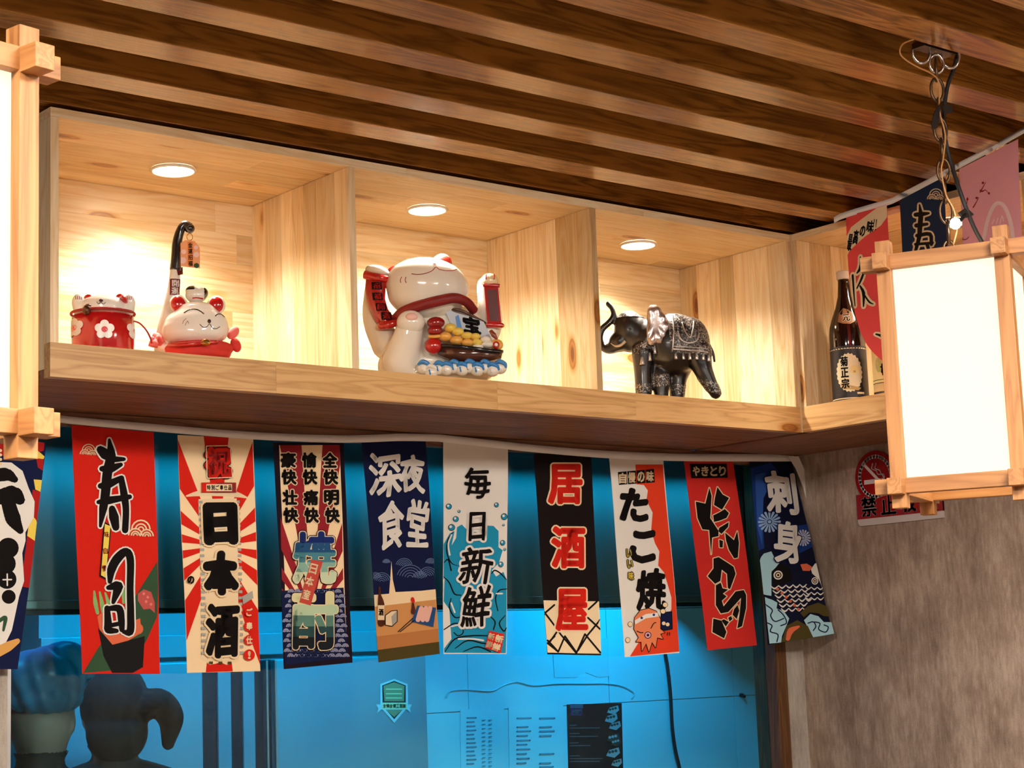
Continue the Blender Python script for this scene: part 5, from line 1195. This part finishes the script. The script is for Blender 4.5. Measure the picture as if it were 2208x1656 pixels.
# ================================================================== sake bottles on the right shelf
BROWN_G = mat('brown_glass', (30, 12, 8), 0.06, coat=.3); LAB = mat('label_cream', (236, 220, 180), 0.6); LAB2 = mat('label_yellow', (226, 204, 140), 0.6); LBLK = mat('label_black', (24, 18, 18), 0.5); CAPW = mat('cap_white', (230, 220, 204), 0.4)
def bottle(name, label, x, y, r, h, prof, parts):
    d = CAM - np.array([x, y, zf]); t = tag(empty(name, (x, y, zf), math.atan2(d[0], -d[1])), label, 'bottle')
    link('glass', geo_me(*lathe_geo(prof, 44)), BROWN_G, t, False, True)
    return t
def wrap_art(t, r_of, step=0.012):
    def surf(Pp, l):
        o_ = []
        for x, z in Pp:
            rr = r_of(-z) + l + 0.0004; a = x / rr; o_.append((rr * math.sin(a), -rr * math.cos(a), -z))
        return np.array(o_)
    return Art(surf, step, dl=0.0001)
br = 0.053; bh_ = 0.405
prof = [(0.045, 0), (br, 0.004), (br, 0.215), (0.051, 0.235), (0.044, 0.26), (0.030, 0.295), (0.0205, 0.33), (0.017, 0.37), (0.0165, 0.39)]
rz_ = lambda z: float(np.interp(z, [p[1] for p in prof], [p[0] for p in prof]))
t = bottle('sake_bottle', 'tall brown sake bottle with a round scalloped cream label', 2.497, -0.114, br, bh_, prof, None)
link('cap', geo_me(*lathe_geo([(0.019, 0.382), (0.0205, 0.386), (0.0205, 0.404), (0.018, 0.408)], 28)), CAPW, t, False, True)
A = wrap_art(t, rz_)
A.poly([(-0.08, -0.012), (0.08, -0.012), (0.08, -0.172), (-0.08, -0.172)], LBLK, 'label')
for z in (0.165, 0.016): A.stroke([(-0.075, -z), (0.075, -z)], 0.0028, CREAM, 'band')
cc = (0.0, -0.092); A.poly([(cc[0] + (0.040 + 0.0018 * math.cos(24 * a)) * math.cos(a), cc[1] + (0.057 + 0.002 * math.cos(24 * a)) * math.sin(a)) for a in [2 * math.pi * k / 96 for k in range(96)]], LAB, 'label_round')
A.poly([(-0.030, -0.062), (0.034, -0.045), (0.024, -0.038), (-0.024, -0.044)], mat('label_tan', (196, 160, 96), 0.6), 'label_foot'); A.rect(0.02, -0.033, 0.044, -0.027, CREAM, 'label_strip')
for k, c in enumerate('菊正宗'): A.text(c, -0.014, -0.126 + k * 0.033, 0.022, 0.028, BLACK, bold=0.0011)
A.disc(0.017, -0.10, 0.014, mat('label_gold', (240, 214, 140), 0.6), 'crest'); A.rect(0.012, -0.097, 0.019, -0.091, mat('label_tan', (196, 160, 96)), 'crest')
mt = mat('neck_label', (150, 104, 66), 0.5)
A.poly([(-0.026, -0.247), (-0.02, -0.275), (-0.006, -0.29), (0.008, -0.284), (0.02, -0.275), (0.026, -0.245), (0.012, -0.238), (-0.01, -0.24)], mt, 'neck_label')
A.poly([(0.002, -0.285), (0.012, -0.282), (0.008, -0.268)], BLACK, 'neck_label'); A.poly([(-0.018, -0.272), (-0.008, -0.286), (-0.01, -0.268)], BLACK, 'neck_label')
A.text('元', 0.001, -0.258, 0.022, 0.02, BLACK, bold=0.001, line=CREAM, lw=0.0012); A.build(t, False)
prof2 = [(0.036, 0), (0.043, 0.004), (0.043, 0.17), (0.038, 0.195), (0.02, 0.225), (0.014, 0.25), (0.0135, 0.285)]
rz2 = lambda z: float(np.interp(z, [p[1] for p in prof2], [p[0] for p in prof2]))
t = bottle('plum_wine_bottle', 'shorter bottle with a yellow label half hidden by the lantern', 2.51, -0.247, 0.043, 0.3, prof2, None)
link('cap', geo_me(*lathe_geo([(0.015, 0.278), (0.0165, 0.282), (0.0165, 0.3), (0.014, 0.304)], 24)), mat('cap_gold', (200, 160, 90), 0.3, .8), t, False, True)
A = wrap_art(t, rz2); A.rect(-0.06, -0.162, 0.06, -0.048, LAB2, 'label'); A.rect(-0.06, -0.046, 0.06, -0.022, mat('label_sand', (200, 170, 116), 0.6), 'label_foot'); A.stroke([(-0.06, -0.056), (0.06, -0.056)], 0.002, green, 'band')
A.disc(-0.026, -0.1, 0.012, mat('label_olive', (176, 176, 100), 0.6), 'fruit', ry=0.022)
A.text('梅', -0.006, -0.086, 0.026, 0.032, BLACK, bold=0.0016, wob=.03); A.text('正', -0.008, -0.144, 0.024, 0.026, BLACK, bold=0.0016, wob=.03); A.disc(0.004, -0.122, 0.013, CREAM, 'seal'); A.build(t, False)

# ================================================================== no smoking sign on the right wall
SGR = mat('sign_red', (150, 14, 18), 0.25, coat=.4); SGW = mat('sign_white', (226, 214, 212), 0.4); SGL = mat('sign_clear', (214, 206, 202), 0.2)
SX = XR - 0.0015
def yz(u, v): p = at_x(u, v, SX); return (p[1], p[2])
yl = 0.213; zb_ = 1.945; zc_ = 2.098; yc_ = 0.128; rc_ = 0.083; y_r = yl - 0.34; zt_ = 2.042
ns = tag(empty('no_smoking_sign', (SX, yc_, zb_)), 'red no smoking sign on the grey wall, partly behind the lantern', 'sign')
def sign_slab(name, pts, th, m, off=0.0):
    n = len(pts); V = [(SX - off, y, z) for y, z in pts] + [(SX - off - th, y, z) for y, z in pts]
    return link(name, geo_me(V, [tuple(range(n)), tuple(range(n, 2 * n))[::-1]] + [(i, (i + 1) % n, n + (i + 1) % n, n + i) for i in range(n)]), m, ns)
cr = [(yc_ + rc_ * math.cos(a), zc_ + rc_ * math.sin(a)) for a in [R(-40 + k * 260 / 30) for k in range(31)]]
sign_slab('backing', [(yl, zb_ + .01), (yl - .008, zb_), (y_r, zb_), (y_r, zt_), (yl, zt_)], 0.006, SGL)
sign_slab('text_panel', [(yl, zb_ + .022), (y_r, zb_ + .022), (y_r, zt_ + .004), (yl, zt_ + .004)], 0.008, SGR)
sign_slab('disc', cr, 0.0085, SGR)
def ssurf(p, l): return np.array([(SX - 0.0088 - l, -y, -z) for y, z in p])
A = Art(ssurf, 0.05)
def ya(y): return -y
A.stroke([(-(yc_ + .064 * math.cos(2 * math.pi * k / 32)), -(zc_ + .064 * math.sin(2 * math.pi * k / 32))) for k in range(32)], 0.011, SGW, 'ring', closed=True)
A.stroke([(-(yc_ + .045), -(zc_ + .045)), (-(yc_ - .045), -(zc_ - .045))], 0.010, SGW, 'bar')
A.rect(-(yc_ + .046), -(zc_ - .008), -(yc_ - .022), -(zc_ - .022), SGW, 'cigarette'); A.rect(-(yc_ - .026), -(zc_ - .008), -(yc_ - .030), -(zc_ - .022), SGW, 'cigarette'); A.rect(-(yc_ - .033), -(zc_ - .008), -(yc_ - .037), -(zc_ - .022), SGW, 'cigarette')
for o_ in (0, .014): A.stroke([(-(yc_ + .006 - o_), -(zc_ + .042)), (-(yc_ + .012 - o_), -(zc_ + .026)), (-(yc_ - .006 - o_), -(zc_ + .018)), (-(yc_ - .012 - o_), -(zc_ + .006)), (-(yc_ - .028 - o_ * .5), -(zc_ + .004)), (-(yc_ - .034 - o_ * .3), -(zc_ - .006))], 0.0032, SGW, 'smoke', n=3)
for k, c in enumerate('禁止吸烟'): A.text(c, -(yl - .052 - k * .079), -(zb_ + .060), .060, .062, SGW, bold=0.0022)
A.build(ns)

# ================================================================== kitchen staff behind the glass
SKIN = mat('skin_dim', (150, 120, 108), 0.55); CLO = mat('clothes_black', (9, 9, 11), 0.8); HAIR = mat('hair_black', (5, 4, 5), 0.9); CAPB = mat('cap_blue', (30, 138, 190), 0.3)
def person(label, x, y, hz, yaw, lean=0.0):
    """standing figure: one skin from head to feet; hz = height of the head centre"""
    t = tag(empty('person', (x, y, 0), yaw), label, 'person')
    k = hz / 1.5
    def q(a, b, c): return (a * k, b * k + lean * max(0, c - 0.9), c * k)
    bl = blob([(q(0, 0, 1.5), (0.086, 0.1, 0.122), None), (q(0, -0.012, 1.43), (0.068, 0.08, 0.066), None), (q(0, 0.01, 1.16), (0.17, 0.105, 0.17), None), (q(0, 0, 0.93), (0.16, 0.11, 0.14), None),
               (q(0, -0.105, 1.48), (0.012, 0.018, 0.02), None), (q(0.08, 0.01, 1.48), (0.012, 0.02, 0.03), None), (q(-0.08, 0.01, 1.48), (0.012, 0.02, 0.03), None)], 0.0085, 4,
              [([q(0, 0.01, 1.42), q(0, 0.015, 1.30)], [0.05, 0.065]), ([q(-0.19, 0.01, 1.25), q(0, 0.01, 1.29), q(0.19, 0.01, 1.25)], [0.06, 0.075, 0.06])] +
              [([q(s_ * 0.2, 0.01, 1.25), q(s_ * 0.24, 0.02, 0.98), q(s_ * 0.24, -0.03, 0.76), q(s_ * 0.23, -0.06, 0.68)], [0.055, 0.045, 0.036, 0.03]) for s_ in (-1, 1)] +
              [([q(s_ * 0.09, 0, 0.88), q(s_ * 0.1, 0, 0.48), q(s_ * 0.1, 0.02, 0.09)], [0.088, 0.062, 0.045]) for s_ in (-1, 1)] +
              [([q(s_ * 0.1, 0.04, 0.045), q(s_ * 0.105, -0.13, 0.035)], [0.042, 0.034]) for s_ in (-1, 1)])
    link('body', bl, SKIN, t, False, True)
    link('clothing', shell(bl, lambda a, b, c: c < 1.405 * k and not (abs(a) > 0.19 * k and c < 0.76 * k), 0.007), CLO, t, False, True)
    for s_ in (-1, 1):
        o = link('eye', clean(geo_me(*ell_geo(q(s_ * 0.032, -0.088, 1.512), (0.013, 0.008, 0.008), None, 12, 8))), HAIR, t, False, True)
    link('mouth', clean(geo_me(*ell_geo(q(0, -0.088, 1.432), (0.024, 0.006, 0.006), None, 12, 8))), mat('lips', (150, 90, 84), 0.5), t, False, True)
    return t, bl, q
# man with the puffed blue cap, head turned away to the left
hp = at_y(88, 1542, W + 0.34)
t, bl, q = person('person in black wearing a puffed blue cap behind the glass', hp[0], hp[1], hp[2], R(150))
cap = blob([(q(0, 0.02, 1.592), (0.118, 0.128, 0.08), None), (q(-0.01, 0.03, 1.545), (0.098, 0.112, 0.05), None)], 0.006, 3, [([q(-0.02, 0.03, 1.62), q(-0.08, 0.04, 1.65), q(-0.13, 0.03, 1.60)], [0.06, 0.04, 0.014])])
for v in cap.vertices:
    a = math.atan2(v.co.y, v.co.x); v.co += Vector((math.cos(a), math.sin(a), 0)) * 0.004 * math.sin(a * 17 + v.co.z * 40)
link('blue_cap', cap, CAPB, t, False, True)
# person in a dark cap, seen from behind
hp = at_y(245, 1530, W + 0.52)
t, bl, q = person('dark haired person in black seen from behind beside the blue cap', hp[0], hp[1], hp[2], R(165))
hr = blob([(q(0, 0.012, 1.515), (0.094, 0.105, 0.118), None), (q(0, 0.045, 1.44), (0.085, 0.07, 0.09), None)], 0.006, 4, [([q(-0.05, 0.06, 1.50), q(-0.11, 0.075, 1.515), q(-0.145, 0.07, 1.47), q(-0.14, 0.06, 1.40)], [0.045, 0.04, 0.038, 0.018])])
link('hair', hr, HAIR, t, False, True)
